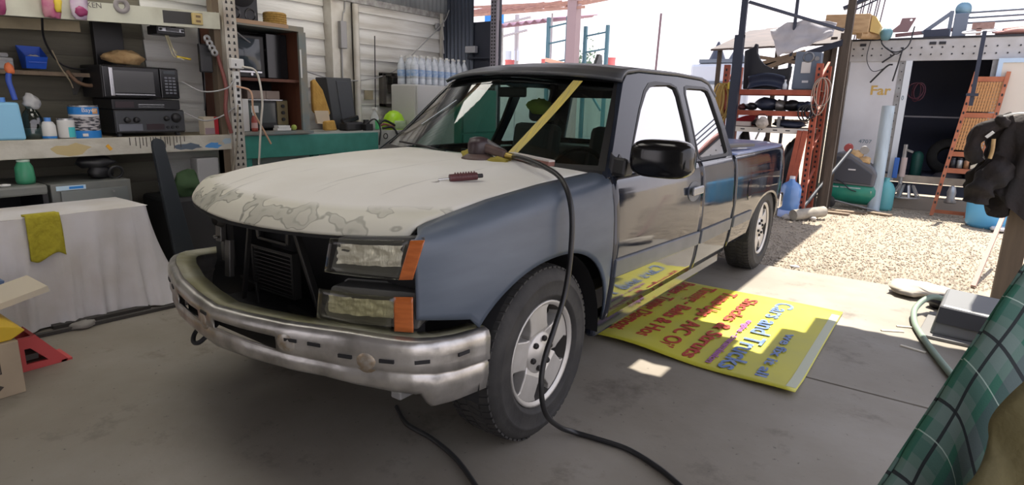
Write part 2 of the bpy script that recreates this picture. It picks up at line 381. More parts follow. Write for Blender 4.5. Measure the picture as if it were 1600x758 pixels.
# ================================================================== PICKUP TRUCK
def dusty_paint():
    """dark navy clear-coated paint, dull and dusty in streaks"""
    m = bpy.data.materials.new('navy paint'); m.use_nodes = True; t = m.node_tree; b = t.nodes['Principled BSDF']; N = t.nodes.new; L = t.links.new
    tc = N('ShaderNodeTexCoord'); mp = N('ShaderNodeMapping'); mp.inputs['Scale'].default_value = (1, 1.2, .6); L(tc.outputs['Object'], mp.inputs[0])
    n = N('ShaderNodeTexNoise'); n.inputs['Scale'].default_value = 3.5; n.inputs['Detail'].default_value = 7; L(mp.outputs[0], n.inputs['Vector'])
    r = N('ShaderNodeValToRGB'); r.color_ramp.elements[0].position = .45; r.color_ramp.elements[0].color = (.010, .013, .022, 1); r.color_ramp.elements[1].position = .8; r.color_ramp.elements[1].color = (.026, .030, .038, 1)
    L(n.outputs['Fac'], r.inputs[0]); L(r.outputs[0], b.inputs['Base Color'])
    r2 = N('ShaderNodeValToRGB'); r2.color_ramp.elements[0].position = .4; r2.color_ramp.elements[0].color = (.05,)*3+(1,); r2.color_ramp.elements[1].position = .85; r2.color_ramp.elements[1].color = (.16,)*3+(1,)
    L(n.outputs['Fac'], r2.inputs[0]); L(r2.outputs[0], b.inputs['Roughness'])
    b.inputs['IOR'].default_value = 1.62
    bn = N('ShaderNodeTexNoise'); bn.inputs['Scale'].default_value = 2.2; L(mp.outputs[0], bn.inputs['Vector'])
    bp = N('ShaderNodeBump'); bp.inputs['Strength'].default_value = .06; bp.inputs['Distance'].default_value = .03; L(bn.outputs['Fac'], bp.inputs['Height']); L(bp.outputs[0], b.inputs['Normal'])
    return m
paint = dusty_paint()
paint_dull = mat('dull navy paint', (.010, .014, .026), .22, col2=(.022, .027, .038), scale=4, ior=1.36)
sanded = mat('sanded blue grey paint', (.042, .058, .085), .40, col2=(.115, .14, .175), scale=2.3, amt=.42, stretch=(1, .5, 2.2), sharp=.22)
def primer_hood():
    """off-white primer, sanded through in rings and patches near the nose"""
    m = bpy.data.materials.new('white primer'); m.use_nodes = True; t = m.node_tree; b = t.nodes['Principled BSDF']; N = t.nodes.new; L = t.links.new
    tc = N('ShaderNodeTexCoord'); sp = N('ShaderNodeSeparateXYZ'); L(tc.outputs['Object'], sp.inputs[0])
    n = N('ShaderNodeTexNoise'); n.inputs['Scale'].default_value = 1.7; n.inputs['Detail'].default_value = 5; L(tc.outputs['Object'], n.inputs['Vector'])
    r = N('ShaderNodeValToRGB'); r.color_ramp.elements[0].position = .35; r.color_ramp.elements[0].color = (.66, .64, .58, 1); r.color_ramp.elements[1].position = .65; r.color_ramp.elements[1].color = (.74, .73, .69, 1); L(n.outputs['Fac'], r.inputs[0])
    # contour rings of a noise field: where the filler shows through
    n2 = N('ShaderNodeTexNoise'); n2.inputs['Scale'].default_value = 7.5; n2.inputs['Detail'].default_value = 2.2; L(tc.outputs['Object'], n2.inputs['Vector'])
    rg = N('ShaderNodeValToRGB'); e = rg.color_ramp.elements
    e[0].position = 0; e[0].color = (0,)*3+(1,); e[1].position = .52; e[1].color = (0,)*3+(1,)
    for p, c in ((.535, .9), (.548, .9), (.56, .35), (.63, .45), (.66, .8), (.68, .3)): q = e.new(p); q.color = (c,)*3+(1,)
    L(n2.outputs['Fac'], rg.inputs[0])
    # only on the nose: height below 1.055 m
    mr = N('ShaderNodeMapRange'); mr.inputs['From Min'].default_value = 1.050; mr.inputs['From Max'].default_value = 1.035; L(sp.outputs['Z'], mr.inputs['Value'])
    # heavier on the passenger half
    mx = N('ShaderNodeMapRange'); mx.inputs['From Min'].default_value = .6; mx.inputs['From Max'].default_value = -.2; mx.inputs['To Min'].default_value = .6; L(sp.outputs['X'], mx.inputs['Value'])
    mu = N('ShaderNodeMath'); mu.operation = 'MULTIPLY'; L(rg.outputs[0], mu.inputs[0]); L(mr.outputs[0], mu.inputs[1])
    mu2 = N('ShaderNodeMath'); mu2.operation = 'MULTIPLY'; L(mu.outputs[0], mu2.inputs[0]); L(mx.outputs[0], mu2.inputs[1])
    # olive filler band along the nose
    of = N('ShaderNodeMath'); of.operation = 'MULTIPLY'; of.inputs[1].default_value = .62; L(mr.outputs[0], of.inputs[0])
    c1 = N('ShaderNodeMix'); c1.data_type = 'RGBA'; L(of.outputs[0], c1.inputs[0]); L(r.outputs[0], c1.inputs[6]); c1.inputs[7].default_value = (.50, .48, .36, 1)
    c2 = N('ShaderNodeMix'); c2.data_type = 'RGBA'; L(mu2.outputs[0], c2.inputs[0]); L(c1.outputs[2], c2.inputs[6]); c2.inputs[7].default_value = (.16, .16, .125, 1)
    # long thin scratches on the bonnet
    mp = N('ShaderNodeMapping'); mp.inputs['Scale'].default_value = (22, .8, 1); mp.inputs['Rotation'].default_value = (0, 0, .25); L(tc.outputs['Object'], mp.inputs[0])
    n3 = N('ShaderNodeTexNoise'); n3.inputs['Scale'].default_value = 1.6; n3.inputs['Detail'].default_value = 2; L(mp.outputs[0], n3.inputs['Vector'])
    rs = N('ShaderNodeValToRGB'); e = rs.color_ramp.elements; e[0].position = .665; e[0].color = (0,)*3+(1,); e[1].position = .69; e[1].color = (.45,)*3+(1,); L(n3.outputs['Fac'], rs.inputs[0])
    c3 = N('ShaderNodeMix'); c3.data_type = 'RGBA'; L(rs.outputs[0], c3.inputs[0]); L(c2.outputs[2], c3.inputs[6]); c3.inputs[7].default_value = (.33, .33, .31, 1)
    L(c3.outputs[2], b.inputs['Base Color']); b.inputs['Roughness'].default_value = .55
    return m
primer = primer_hood()
blackm = mat('black plastic', (.012, .012, .013), .5)
dark = mat('engine black', (.010, .010, .011), .7)
rubber = mat('tyre rubber', (.022, .021, .020), .75, col2=(.045, .042, .038), scale=9, amt=.45, bump=.1)
alloy = mat('alloy', (.60, .58, .55), .42, .55, col2=(.46, .44, .40), scale=6, amt=.5)
chrome = mat('scratched chrome', (.60, .58, .55), .34, .85, col2=(.24, .225, .20), scale=8, amt=.42, bump=.14, bscale=14, sharp=.18)
moss = mat('dirty olive metal', (.20, .19, .10), .55, .4, col2=(.42, .41, .34), scale=4, amt=.45)
moldm = mat('moulding grey', (.055, .065, .085), .38, col2=(.09, .10, .12), scale=5)
chromep = mat('clean chrome', (.75, .75, .75), .12, 1)
amber = mat('amber lens', (.48, .13, .03), .18, col2=(.34, .085, .02), scale=16, amt=.4, coat=.6, stretch=(1, 1, 5))
TR = thing('pickup_truck', (0, 2.6, 0), 'dark blue extended cab pickup truck with white primer hood and no grille', 'pickup truck')

XS = [(.30, .925), (.37, .945), (.45, .962), (.60, .978), (.75, .985), (.90, .980), (1.0, .970), (1.06, .957), (1.09, .940)]
def xs(y, z):
    x = lerp(z, XS)
    if y < .95: x -= .135*((.95-y)/.7)**2.6
    if y > 4.7: x -= .09*((y-4.7)/.7)**2.4
    return x
SEAM = [(.27, .975), (.314, .992), (.436, 1.027), (.653, 1.066), (1.0, 1.095), (1.478, 1.112)]
def ell(y, c, a, b, z0, p=2.3):
    t = abs(y-c)/a
    return z0+b*(1-t**p)**(1/p) if t < 1 else None
# --- fenders
def fender(sd):
    HW = [(.26, .765), (.30, .77), (.45, .800), (.65, .825), (1.0, .838), (1.5, .842)]
    ys = [.262, .275, .30, .34, .40, .46, .50, .52, .54, .57, .60]+[.62+.04*i for i in range(17)]+[1.30, 1.34, 1.37, 1.40, 1.42, 1.435, 1.445, 1.455, 1.465]
    def sec(y):
        zb = lerp(y, [(.25, .70), (.50, .655)]) if y < .50 else .38
        a = ell(y, .945, .515, .455, .355)
        if a and y >= .50: zb = max(a, .38)
        zs = lerp(y, SEAM)-(.03 if sd < 0 else 0); sh = zs-.085; pts = []
        if zb > sh-.02: zb = sh-.02
        for i in range(11): z = zb+(sh-zb)*i/10; pts.append(V((sd*xs(y, z), y, z)))
        x0 = xs(y, sh); x1 = min(lerp(y, HW)+.006, x0-.02); x1 = (x0-.02)+(x1-x0+.02)*lerp(y, [(.28, 0), (.34, 1)])
        for i in range(1, 8):
            t = i/7*PI/2; pts.append(V((sd*(x1+(x0-x1)*math.cos(t)**.8), y, sh+(zs-sh)*math.sin(t)**.9)))
        return pts
    if sd < 0: ys = [y for y in ys if y >= .56]
    rows = [sec(y) for y in ys]; n = len(rows[0])
    b = B(); b.add([p for r_ in rows for p in r_], [(i*n+j, (i+1)*n+j, (i+1)*n+j+1, i*n+j+1) if sd > 0 else (i*n+j+1, (i+1)*n+j+1, (i+1)*n+j, i*n+j) for i in range(len(rows)-1) for j in range(n-1)], True)
    return b.build('fender', sanded, TR, solid=.012, off=-1)
fender(1); fender(-1)
# --- hood
def hood_pt(u, v, lift=0):
    a = abs(-1+2*u); sg = -1 if u < .5 else 1
    y0 = .10+.205*a**2.6+(.07*a if sg < 0 else 0); y1 = 1.47-.05*(1-a*a); t = v**1.5*(y1-y0); y = y0+t
    x = sg*a*lerp(y, [(.25, .762), (.30, .77), (.45, .800), (.65, .825), (1.0, .838), (1.5, .842)])
    z = lerp(t, [(0, .955), (.02, .982), (.05, 1.012), (.09, 1.036), (.14, 1.052), (.25, 1.073), (.5, 1.100), (.9, 1.125), (1.4, 1.140)])
    z += .034*a*a*max(0, 1-t/.15)-.024*a**3
    bul = .016*min(1, max(0, (t-.08)/.25))
    z += bul*(1/(1+math.exp((abs(x)-.56)/.018)))
    return V((x, y, z+lift))
hd = B().grid(lambda u, v: hood_pt(u, v), 56, 44).build('hood', primer, TR, solid=.018, off=-1)
B().grid(lambda u, v: hood_pt(u, v*.97+.01, -.02), 20, 12).build('hood_liner', dark, TR)
# --- doors and rear quarter of the cab
def side(name, sd, y0, y1, zb, zt, m, ny=24, nz=16, z0f=None):
    def f(u, v):
        y = y0+(y1-y0)*u; b_ = z0f(y) if z0f else zb; z = b_+(zt-b_)*v
        return V((sd*xs(y, z), y, z))
    b = B().grid(f, ny, nz)
    if sd < 0: b.f = [list(reversed(q)) for q in b.f]
    return b.build(name, m, TR, solid=.02, off=-1)
for sd in (1, -1):
    fd = side('front_door', sd, 1.477, 2.735, .372, 1.092, paint)
    rd = side('rear_door', sd, 2.745, 3.432, .372, 1.092, paint)
    bar = lambda y0, y1, za, zb_, zc, zd: B().prism([(y0, za), (y1, zc), (y1, zd), (y0, zb_)], lambda y, z: V((sd*(xs(y, z)+.014), y, z)), lambda y, z: V((sd*(xs(y, z)-.004), y, z)))
    bar(1.49, 2.72, .598, .690, .550, .640).build('moulding', moldm, fd, bevel=.008)
    bar(2.76, 3.42, .548, .640, .545, .632).build('moulding', moldm, rd, bevel=.008)
    B().box((sd*.88-.03, 1.46, .27), (sd*.88+.03, 3.45, .39)).build('rocker', paint, TR, bevel=.02)
    # handle: recessed cup with a chrome grip
    B().prism([(2.455+.11*(1+math.cos(a)*(1.0)), .918+.062*math.sin(a)*1.0) for a in [2*PI*i/20 for i in range(20)]], lambda y, z: V((sd*(xs(y, z)+.003), y, z)), lambda y, z: V((sd*(xs(y, z)-.01), y, z))).build('handle_cup', moldm, fd)
    B().bar((sd*1.003, 2.475, .925), (sd*1.003, 2.655, .925), .02, .05).build('door_handle', mat('grey chrome', (.35, .36, .38), .25, .8), fd, bevel=.008)
    # --- bed side
    def bz(y):
        a = ell(y, 4.50, .50, .345, .36)
        return max(.40, a) if a else .40
    bs = side('bed_side', sd, 3.475, 5.40, .40, 1.092, paint, 60, 18, bz)
    bar(3.485, 3.98, .548, .628, .545, .622).build('moulding', moldm, bs, bevel=.008)
    B().prism([(3.86+.06*math.cos(a), .80+.085*math.sin(a)) for a in [2*PI*i/20 for i in range(20)]], lambda y, z: V((sd*(xs(y, z)+.004), y, z)), lambda y, z: V((sd*(xs(y, z)-.01), y, z))).build('fuel_door', paint, bs)
    B().box((sd*.84-.04, 5.37, .66), (sd*.84+.04, 5.415, 1.06)).build('tail_light', mat('red lens', (.30, .01, .01), .2), TR, bevel=.02)
    # wheel housing liners
    for yc, rr in ((.945, .47), (4.50, .45)):
        B().lathe([(rr, sd*.55), (rr+.01, sd*.80), (rr-.005, sd*.955)], (0, yc, .355), 'X', 20, a0=-.05, a1=PI+.05).build('wheel_liner', dark, TR)
    B().box((sd*.52-.02, .50, .28), (sd*.52+.02, 5.1, .50)).build('frame_rail', dark, TR)
# --- greenhouse
GX = lambda z: .940-.423*(z-1.09)
outer = [(1.44, 1.088), (1.60, 1.225), (1.80, 1.415), (1.94, 1.545), (2.02, 1.592), (2.2, 1.612), (2.8, 1.620), (3.25, 1.612), (3.38, 1.590), (3.455, 1.50), (3.475, 1.30), (3.445, 1.088)]
win_f = [(1.70, 1.108), (1.79, 1.195), (2.05, 1.405), (2.20, 1.508), (2.29, 1.548), (2.40, 1.562), (2.63, 1.566), (2.715, 1.548), (2.728, 1.50), (2.69, 1.30), (2.635, 1.108)]
win_r = [(2.735, 1.118), (2.80, 1.330), (2.842, 1.51), (2.875, 1.550), (2.93, 1.560), (3.26, 1.562), (3.33, 1.548), (3.352, 1.51), (3.372, 1.28), (3.345, 1.118), (3.30, 1.104), (2.78, 1.104)]
def shrink(poly, d):
    c = V((sum(p[0] for p in poly)/len(poly), sum(p[1] for p in poly)/len(poly))); return [tuple(c+(V(p)-c)*(1+d/(V(p)-c).length)) for p in poly]
priv = glass('tinted side glass', (.35, .42, .40), 0, .6, 1.5, .45)
wsg = glass('windscreen glass', (.80, .94, .87), 0, .78, 1.5, .01)
trim = mat('window rubber', (.008, .008, .009), .45)
for sd in (1, -1):
    gs = B().prism(outer, lambda y, z: V((sd*GX(z), y, z)), lambda y, z: V((sd*(GX(z)-.035), y, z)), [win_f, win_r]).build('cab_side_frame', paint_dull, TR, bevel=.008)
    for wn, pl in (('front_side_window', win_f), ('rear_side_window', win_r)):
        wo = B().prism(shrink(pl, .01), lambda y, z: V((sd*(GX(z)-.012), y, z)), lambda y, z: V((sd*(GX(z)-.016), y, z))).build(wn, priv if sd > 0 else glass('clear side glass', (.80, .92, .86), 0, .80, 1.45), TR)
        B().prism(shrink(pl, .012), lambda y, z: V((sd*(GX(z)+.003), y, z)), lambda y, z: V((sd*(GX(z)-.02), y, z)), [shrink(pl, -.012)]).build('window_seal', trim, wo)
# roof: edge runs along the top of the side frames
edge = [(1.93, 1.548), (1.97, 1.575), (2.04, 1.600), (2.2, 1.616), (2.8, 1.624), (3.25, 1.616), (3.38, 1.592), (3.455, 1.50)]
def roof_pt(u, v):
    i = u*(len(edge)-1); k = min(int(i), len(edge)-2); f = i-k; y = edge[k][0]+(edge[k+1][0]-edge[k][0])*f; z = edge[k][1]+(edge[k+1][1]-edge[k][1])*f
    a = -1+2*v; x = a*(GX(z)+.002); s = 1-abs(a)**2.6
    return V((x, y-(.10*s if u < .3 else .0)*(1-u/.3), z+.040*s))
B().grid(roof_pt, 42, 30).build('roof', mat('dusty roof', (.05, .055, .065), .38, col2=(.09, .09, .092), scale=4), TR, solid=.02, off=-1)
B().box((-.90, 3.40, .5), (.90, 3.43, 1.09)).prism([(-.90, 1.09), (.90, 1.09), (.72, 1.56), (-.72, 1.56)], lambda x, z: V((x, 3.45, z)), lambda x, z: V((x, 3.42, z)), [[(-.62, 1.14), (.62, 1.14), (.55, 1.48), (-.55, 1.48)]]).build('cab_back', paint, TR)
B().prism([(-.63, 1.13), (.63, 1.13), (.56, 1.49), (-.56, 1.49)], lambda x, z: V((x, 3.44, z)), lambda x, z: V((x, 3.436, z))).build('rear_window', glass('clear green glass', (.75, .92, .85), 0, .9, 1.45), TR)
# windscreen: bowed between the A pillars
def ws_pt(u, v, d=0):
    a = -1+2*u; z = 1.115+(1.552-1.115)*v; x = a*(GX(z)-.028); yb = 1.475+(1.955-1.475)*v
    return V((x, yb-.13*(1-a*a)*(1-.25*v)+d*.7, z+.03*(1-a*a)*v+d*-.7))
B().grid(ws_pt, 24, 12).build('windscreen', wsg, TR)
def ws_band(u0, u1, v0, v1, name, m, d=-.004): return B().grid(lambda u, v: ws_pt(u0+(u1-u0)*u, v0+(v1-v0)*v, d), 16, 6).build(name, m, TR)
ws_band(-.005, .012, 0, 1, 'windscreen_seal', trim); ws_band(.985, 1.005, 0, 1, 'windscreen_seal', trim); ws_band(0, 1, -.01, .05, 'windscreen_seal', trim); ws_band(0, 1, .975, 1.005, 'windscreen_seal', trim)
ws_band(.0, 1, .90, .976, 'sun_band', glass('sun band', (.18, .22, .25), 0, .5, 1.45), -.003)
# reflections painted as strips on the glass, one yellow, one short and pale
glint = mat('yellow tape', (.62, .50, .10), .5, col2=(.35, .30, .16), scale=18, amt=.45, stretch=(8, .6, .6))
B().grid(lambda u, v: ws_pt(.715+.135*v+(u-.5)*(.030+.008*v), .03+.93*v, -.008), 3, 14).build('windscreen_reflection', glint, TR)
B().grid(lambda u, v: ws_pt(.150+.135*v+(u-.5)*.012, .35+.33*v, -.008), 1, 6).build('windscreen_reflection', mat('pale blue tape', (.55, .62, .72), .5), TR)
# cowl and wipers
B().grid(lambda u, v: ws_pt(u, -.12+.14*v, -.002)-V((0, .03*(1-v), .0)), 20, 3).build('cowl', blackm, TR)
for xa, xb in ((.62, .05), (-.05, -.62)):
    B().tube([(xa, 1.395, 1.150), (xa*.5+xb*.5, 1.415, 1.165), (xb, 1.43, 1.170)], .007, 6).build('wiper', blackm, TR)
# shark-fin antenna on the roof
B().prism([(2.78, -.01), (3.10, -.01), (3.06, .03), (3.04, .13), (3.00, .135), (2.94, .04)], lambda y, z: V((.032, y, z+1.655)), lambda y, z: V((.008, y, z+1.655))).build('antenna_fin', mat('grey plastic', (.16, .17, .18), .4), TR)
# --- interior
seatm = mat('grey seat cloth', (.10, .10, .105), .85)
B().box((-.86, 1.50, .50), (.86, 3.40, .56)).build('cab_floor', dark, TR)
B().grid(lambda u, v: V((-.84+1.68*u, 1.50+.42*v, 1.10-.07*v*v-.02*abs(-1+2*u))), 16, 8).box((-.84, 1.86, .70), (.84, 1.92, 1.03)).build('dashboard', mat('dash grey', (.07, .072, .078), .6), TR)
for sx_ in (.42, -.42):
    st = B().box((sx_-.27, 2.15, .62), (sx_+.27, 2.70, .80)).build('seat', seatm, TR, bevel=.05)
    B().box((sx_-.26, 2.62, .76), (sx_+.26, 2.76, 1.28), Matrix.Rotation(-.18, 3, 'X')).build('backrest', seatm, st, bevel=.05)
    B().box((sx_-.14, 2.74, 1.29), (sx_+.14, 2.83, 1.44), Matrix.Rotation(-.12, 3, 'X')).build('headrest', seatm, st, bevel=.035)
B().box((-.8, 3.05, .62), (.8, 3.38, 1.10)).build('rear_bench', seatm, TR, bevel=.05)
B().lathe([(.185, 0), (.205, .012), (.185, .024), (.175, .012), (.185, 0)], (.42, 2.02, 1.00), (V((1,0,0)), V((0,.45,.9)), V((0,.9,-.45))), 24).build('steering_wheel', blackm, TR)
for _x in (.42, -.42): B().lump((_x, 2.745, 1.40), (.13, .06, .06), 7+_x, rough=.4).build('neon_vest', mat('neon yellow cloth', (.50, .62, .12), .8), TR)
mm = B().box((-.12, 1.93, 1.46), (.12, 1.95, 1.52)).build('rear_view_mirror', blackm, TR, bevel=.01)
# --- side mirror (driver side only)
for sd in (1,):
    mb = B(); xm = 1.10*sd
    mp = mb.super((sd*1.165, 1.55, 1.192), (.15, .075, .088), 3.6).build('side_mirror', mat('glossy black', (.006, .006, .007), .14), TR)
    B().box((sd*1.165-.115, 1.618, 1.135), (sd*1.165+.115, 1.628, 1.250)).build('mirror_glass', chromep, mp, bevel=.02)
    B().prism([(1.50, 1.10), (1.60, 1.10), (1.62, 1.16), (1.52, 1.19)], lambda y, z: V((sd*.92, y, z)), lambda y, z: V((sd*1.0, y, z-.005))).build('mirror_arm', blackm, mp, bevel=.015)
    B().prism([(1.50, 1.098), (1.72, 1.098), (1.70, 1.14), (1.64, 1.19)], lambda y, z: V((sd*(GX(z)+.004), y, z)), lambda y, z: V((sd*(GX(z)-.02), y, z))).build('mirror_sail', blackm, mp)
# --- bed: tonneau, tailgate, rear bumper
tonn = mat('sky-tinted tonneau', (.09, .13, .30), .35, col2=(.16, .21, .40), scale=3, coat=.5)  # the sky's bluish light is painted into the cover colour
def ton_pt(u, v): 
    y = 3.48+1.93*v; w_ = xs(y, 1.08)-.005; a = -1+2*u
    return V((a*w_, y, 1.095+.022*(1-abs(a)**6)))
B().grid(ton_pt, 24, 14).build('tonneau_cover', tonn, TR, solid=.02)
B().box((-.84, 5.36, .52), (.84, 5.405, 1.085)).build('tailgate', paint, TR, bevel=.01)
B().box((-.90, 5.415, .44), (.90, 5.55, .60)).build('rear_bumper', chromep, TR, bevel=.02)
# --- front bumper
def bump_path(s):
    """s in [-1,1] -> (x, y)"""
    a = abs(s); sg = 1 if s >= 0 else -1
    pts = [(0, 0, 0), (.2, .20, .012), (.4, .42, .045), (.6, .66, .115), (.72, .80, .175), (.80, .88, .225), (.86, .925, .285), (.92, .950, .37), (1.0, .965, .525)]
    x = lerp(a, [(p[0], p[1]) for p in pts])*(.985 if s < 0 else 1); y = lerp(a, [(p[0], p[2]) for p in pts])+(.06*a if s < 0 else 0); return V((sg*x, y, 0))
def bump_prof(a):
    lo = lerp(a, [(0, .440), (.5, .450), (.825, .425), (.845, .375), (1, .360)])
    top = lerp(a, [(0, .622), (.35, .638), (.6, .648), (.86, .632), (1, .615)]); c = lerp(a, [(0, .535), (.8, .520), (1, .492)]); g = top-.028-c
    return [(-.115, top-.012), (-.03, top), (-.008, top-.008), (0, top-.028), (0, c+.72*g), (-.002, c+.40*g), (.0, c+.010), (-.014, c), (-.008, c-.008), (-.006, c-.05), (-.018, lo+.02), (-.05, lo)]
NU = 112
def bump_pt(i, j):
    s = -1+2*i/NU; p = bump_path(s); d = (bump_path(min(1, s+.01))-bump_path(max(-1, s-.01))).normalized(); nrm = V((d.y, -d.x, 0))
    o, z = bump_prof(abs(s))[j]; return p+nrm*o+V((0, 0, z))
NP = len(bump_prof(0))
hole = lambda i, j: (j in (4, 5)) and any(a <= (-1+2*(i+.5)/NU) <= b_ for a, b_ in ((-.38, -.12), (.02, .36)))
bb = B(); vs = [bump_pt(i, j) for i in range(NU+1) for j in range(NP)]
bb.add(vs, [(i*NP+j, (i+1)*NP+j, (i+1)*NP+j+1, i*NP+j+1) for i in range(NU) for j in range(1, NP-1) if not hole(i, j)], True)
fbm = bb.build('front_bumper', chrome, TR, solid=.006, off=-1)
B().add(vs, [(i*NP, (i+1)*NP, (i+1)*NP+1, i*NP+1) for i in range(NU)], True).build('bumper_step', moss, fbm, solid=.005)
for s in (-.90, -.82, -.74, -.66, -.56, -.46, -.06, .42, .50, .60, .72, .82, .93):
    p = bump_path(s); d = (bump_path(min(1, s+.01))-bump_path(max(-1, s-.01))).normalized(); n_ = V((d.y, -d.x, 0)); z = .588 if abs(s) < .6 else .565
    B().bar(p-d*.026+n_*.006+V((0, 0, z)), p+d*.026+n_*.006+V((0, 0, z)), .008, .012).build('bumper_slot', dark, fbm)
for s, z in ((-.08, .555), (.40, .575), (.66, .555)):
    p = bump_path(s); d = (bump_path(s+.01)-bump_path(s-.01)).normalized(); n_ = V((d.y, -d.x, 0))
    B().lathe([(.001, .010), (.022, .009), (.042, .002), (.045, -.002)], p+V((0, 0, z)), (d, V((0, 0, 1)), n_), 16).build('bumper_boss', mat('rusty chrome', (.32, .24, .15), .4, .7, col2=(.5, .48, .44), scale=30), fbm)
B().box((-.52, .16, .44), (.52, .20, .58)).build('bumper_beam', dark, TR)
B().tube(spline([(-.34, .16, .46), (-.35, .10, .40), (-.31, .07, .375), (-.26, .08, .39), (-.25, .16, .46)], 5), .010, 8).build('tow_hook', dark, TR)
B().box((.72, .26, .37), (.77, .34, .45)).build('air_dam_bracket', mat('grey metal', (.3,.3,.3)), TR, bevel=.006)
# --- nose: radiator support, cooler, braces
B().box((-.86, .60, .40), (.86, .63, 1.03)).build('radiator_support', dark, TR)
B().box((-.60, .20, .42), (.62, .60, .45)).build('lower_tray', dark, TR)
B().box((-.80, .50, .965), (.80, .60, 1.0)).build('upper_tie_bar', dark, TR)
ironm = mat('dull steel', (.055, .053, .05), .45, .6)
ck = B().prism([(-.42, .52), (-.09, .52), (-.09, .735), (-.42, .735)], lambda x, z: V((x, .43, z)), lambda x, z: V((x, .47, z)), [[(-.405, .53), (-.105, .53), (-.105, .725), (-.405, .725)]]).build('oil_cooler', ironm, TR)
for k in range(11):
    z = .535+k*.0185; B().bar((-.41, .45, z), (-.10, .45, z), .03, .005).build('cooler_fin', mat('cooler fin', (.11, .105, .10), .4, .7), ck)
for a, b_, w_ in (((-.46, .40, .46), (-.33, .40, .965), .022), ((.17, .40, .46), (-.05, .40, .965), .03), ((-.28, .38, .96), (-.26, .38, .80), .02), ((-.02, .38, .96), (-.04, .38, .80), .02), ((-.26, .38, .80), (-.04, .38, .80), .02), ((-.50, .42, .56), (-.38, .42, .55), .018), ((-.38, .42, .55), (-.37, .42, .44), .015), ((-.08, .40, .50), (.30, .36, .47), .03), ((.30, .36, .47), (.36, .34, .52), .03)):
    B().bar(a, b_, w_, w_*.7).build('brace', ironm, TR, bevel=.003)
# bare corner where the passenger headlamp is missing
B().box((-.80, .46, .58), (-.62, .60, .98)).build('inner_fender', dark, TR)
for a, b_, w_ in (((-.72, .44, .88), (-.52, .40, .89), .035), ((-.64, .42, .95), (-.63, .40, .72), .05), ((-.76, .44, .72), (-.60, .36, .75), .02), ((-.55, .40, .74), (-.54, .38, .56), .045), ((-.70, .45, .96), (-.70, .45, .60), .03)):
    B().bar(a, b_, w_, w_*.6).build('lamp_bracket', mat('bracket steel', (.12, .115, .105), .45, .6), TR, bevel=.004)
B().lathe([(.001, .03), (.03, .02), (.045, 0), (.03, -.03)], (-.60, .39, .84), 'Y', 14).build('lamp_bracket', MATS['bracket steel'], TR)
# --- headlamps, driver side
def hx(x): return .150+.135*(max(0, x-.4)/.45)**2.0
lensg = glass('lamp lens', (.92, .92, .88), .06, .97, 1.40, .0)
def lamp(name, poly, amb, bumpy, mlens):
    ho = B().prism(poly, lambda x, z: V((x, hx(x)+.012, z)), lambda x, z: V((x*.93, hx(x)+.11, z-.01))).build(name, mat('lamp housing', (.10, .10, .095), .5), TR, bevel=.008)
    xs_ = [p[0] for p in poly]; zs_ = [p[1] for p in poly]; x0, x1 = min(xs_)+.03, amb-.012; z0, z1 = min(zs_)+.03, max(zs_)-.03
    B().grid(lambda u, v: V((x0+(x1-x0)*u, hx(x0+(x1-x0)*u)+.008+.004-.010*noise.noise(V((u*6+bumpy, v*4, bumpy+.3)))-.008*noise.noise(V((u*14+bumpy, v*7, bumpy+.7))), z0+.012*u+(z1-z0-.015)*v)), 30, 12).build('reflector', mat('crinkled reflector '+name, (.88, .85, .78) if bumpy < 2 else (.74, .73, .66), .35, .4, bump=.4, bscale=30, stretch=(3, 3, .6)), ho)
    def seg(n, pts, m, d): return B().prism(pts, lambda x, z: V((x, hx(x)-d, z)), lambda x, z: V((x, hx(x)-d+.010, z))).build(n, m, ho, bevel=.004)
    return ho, seg
up_ = [(.528, .846), (.565, .955), (.585, .962), (.856, .980), (.856, .95), (.838, .842), (.815, .832), (.545, .832)]
ho, seg = lamp('headlamp', up_, .80, 1.0, lensg)
# lens faces follow the curve of the nose
def lens_strip(n, x0, x1, zl, zh, m, d, par, k=12, lean=0):
    f = lambda u, v: V((x0+(x1-x0)*u+lean*(v-.5), hx(x0+(x1-x0)*u+lean*(v-.5))-d, zl(u)+(zh(u)-zl(u))*v))
    return B().grid(f, k, 6).build(n, m, par, solid=.008, off=1)
lens_strip('lens', .552, .818, lambda u: .838+.0*u, lambda u: .960+.016*u, lensg, .022, ho, lean=.03)
lens_strip('amber_lens', .818, .860, lambda u: .838+.004*u, lambda u: .975+.004*u, amber, .020, ho, lean=.036)
lo_ = [(.478, .680), (.520, .770), (.535, .778), (.840, .784), (.848, .70), (.836, .652), (.60, .645), (.495, .652)]
ho2, seg = lamp('parking_lamp', lo_, .772, 2.5, lensg)
lens_strip('lens', .500, .782, lambda u: .660-.006*u, lambda u: .772+.004*u, glass('yellowed lens', (.90, .89, .78), .25, .95, 1.40, .03), .022, ho2, lean=.02)
lens_strip('amber_lens', .784, .842, lambda u: .654+.0*u, lambda u: .776+.004*u, amber, .020, ho2)
B().box((.56, .33, .775), (.80, .40, .86)).build('lamp_gap_panel', dark, TR)
B().box((.60, .32, .60), (.78, .38, .68)).build('lamp_gap_panel', dark, TR)
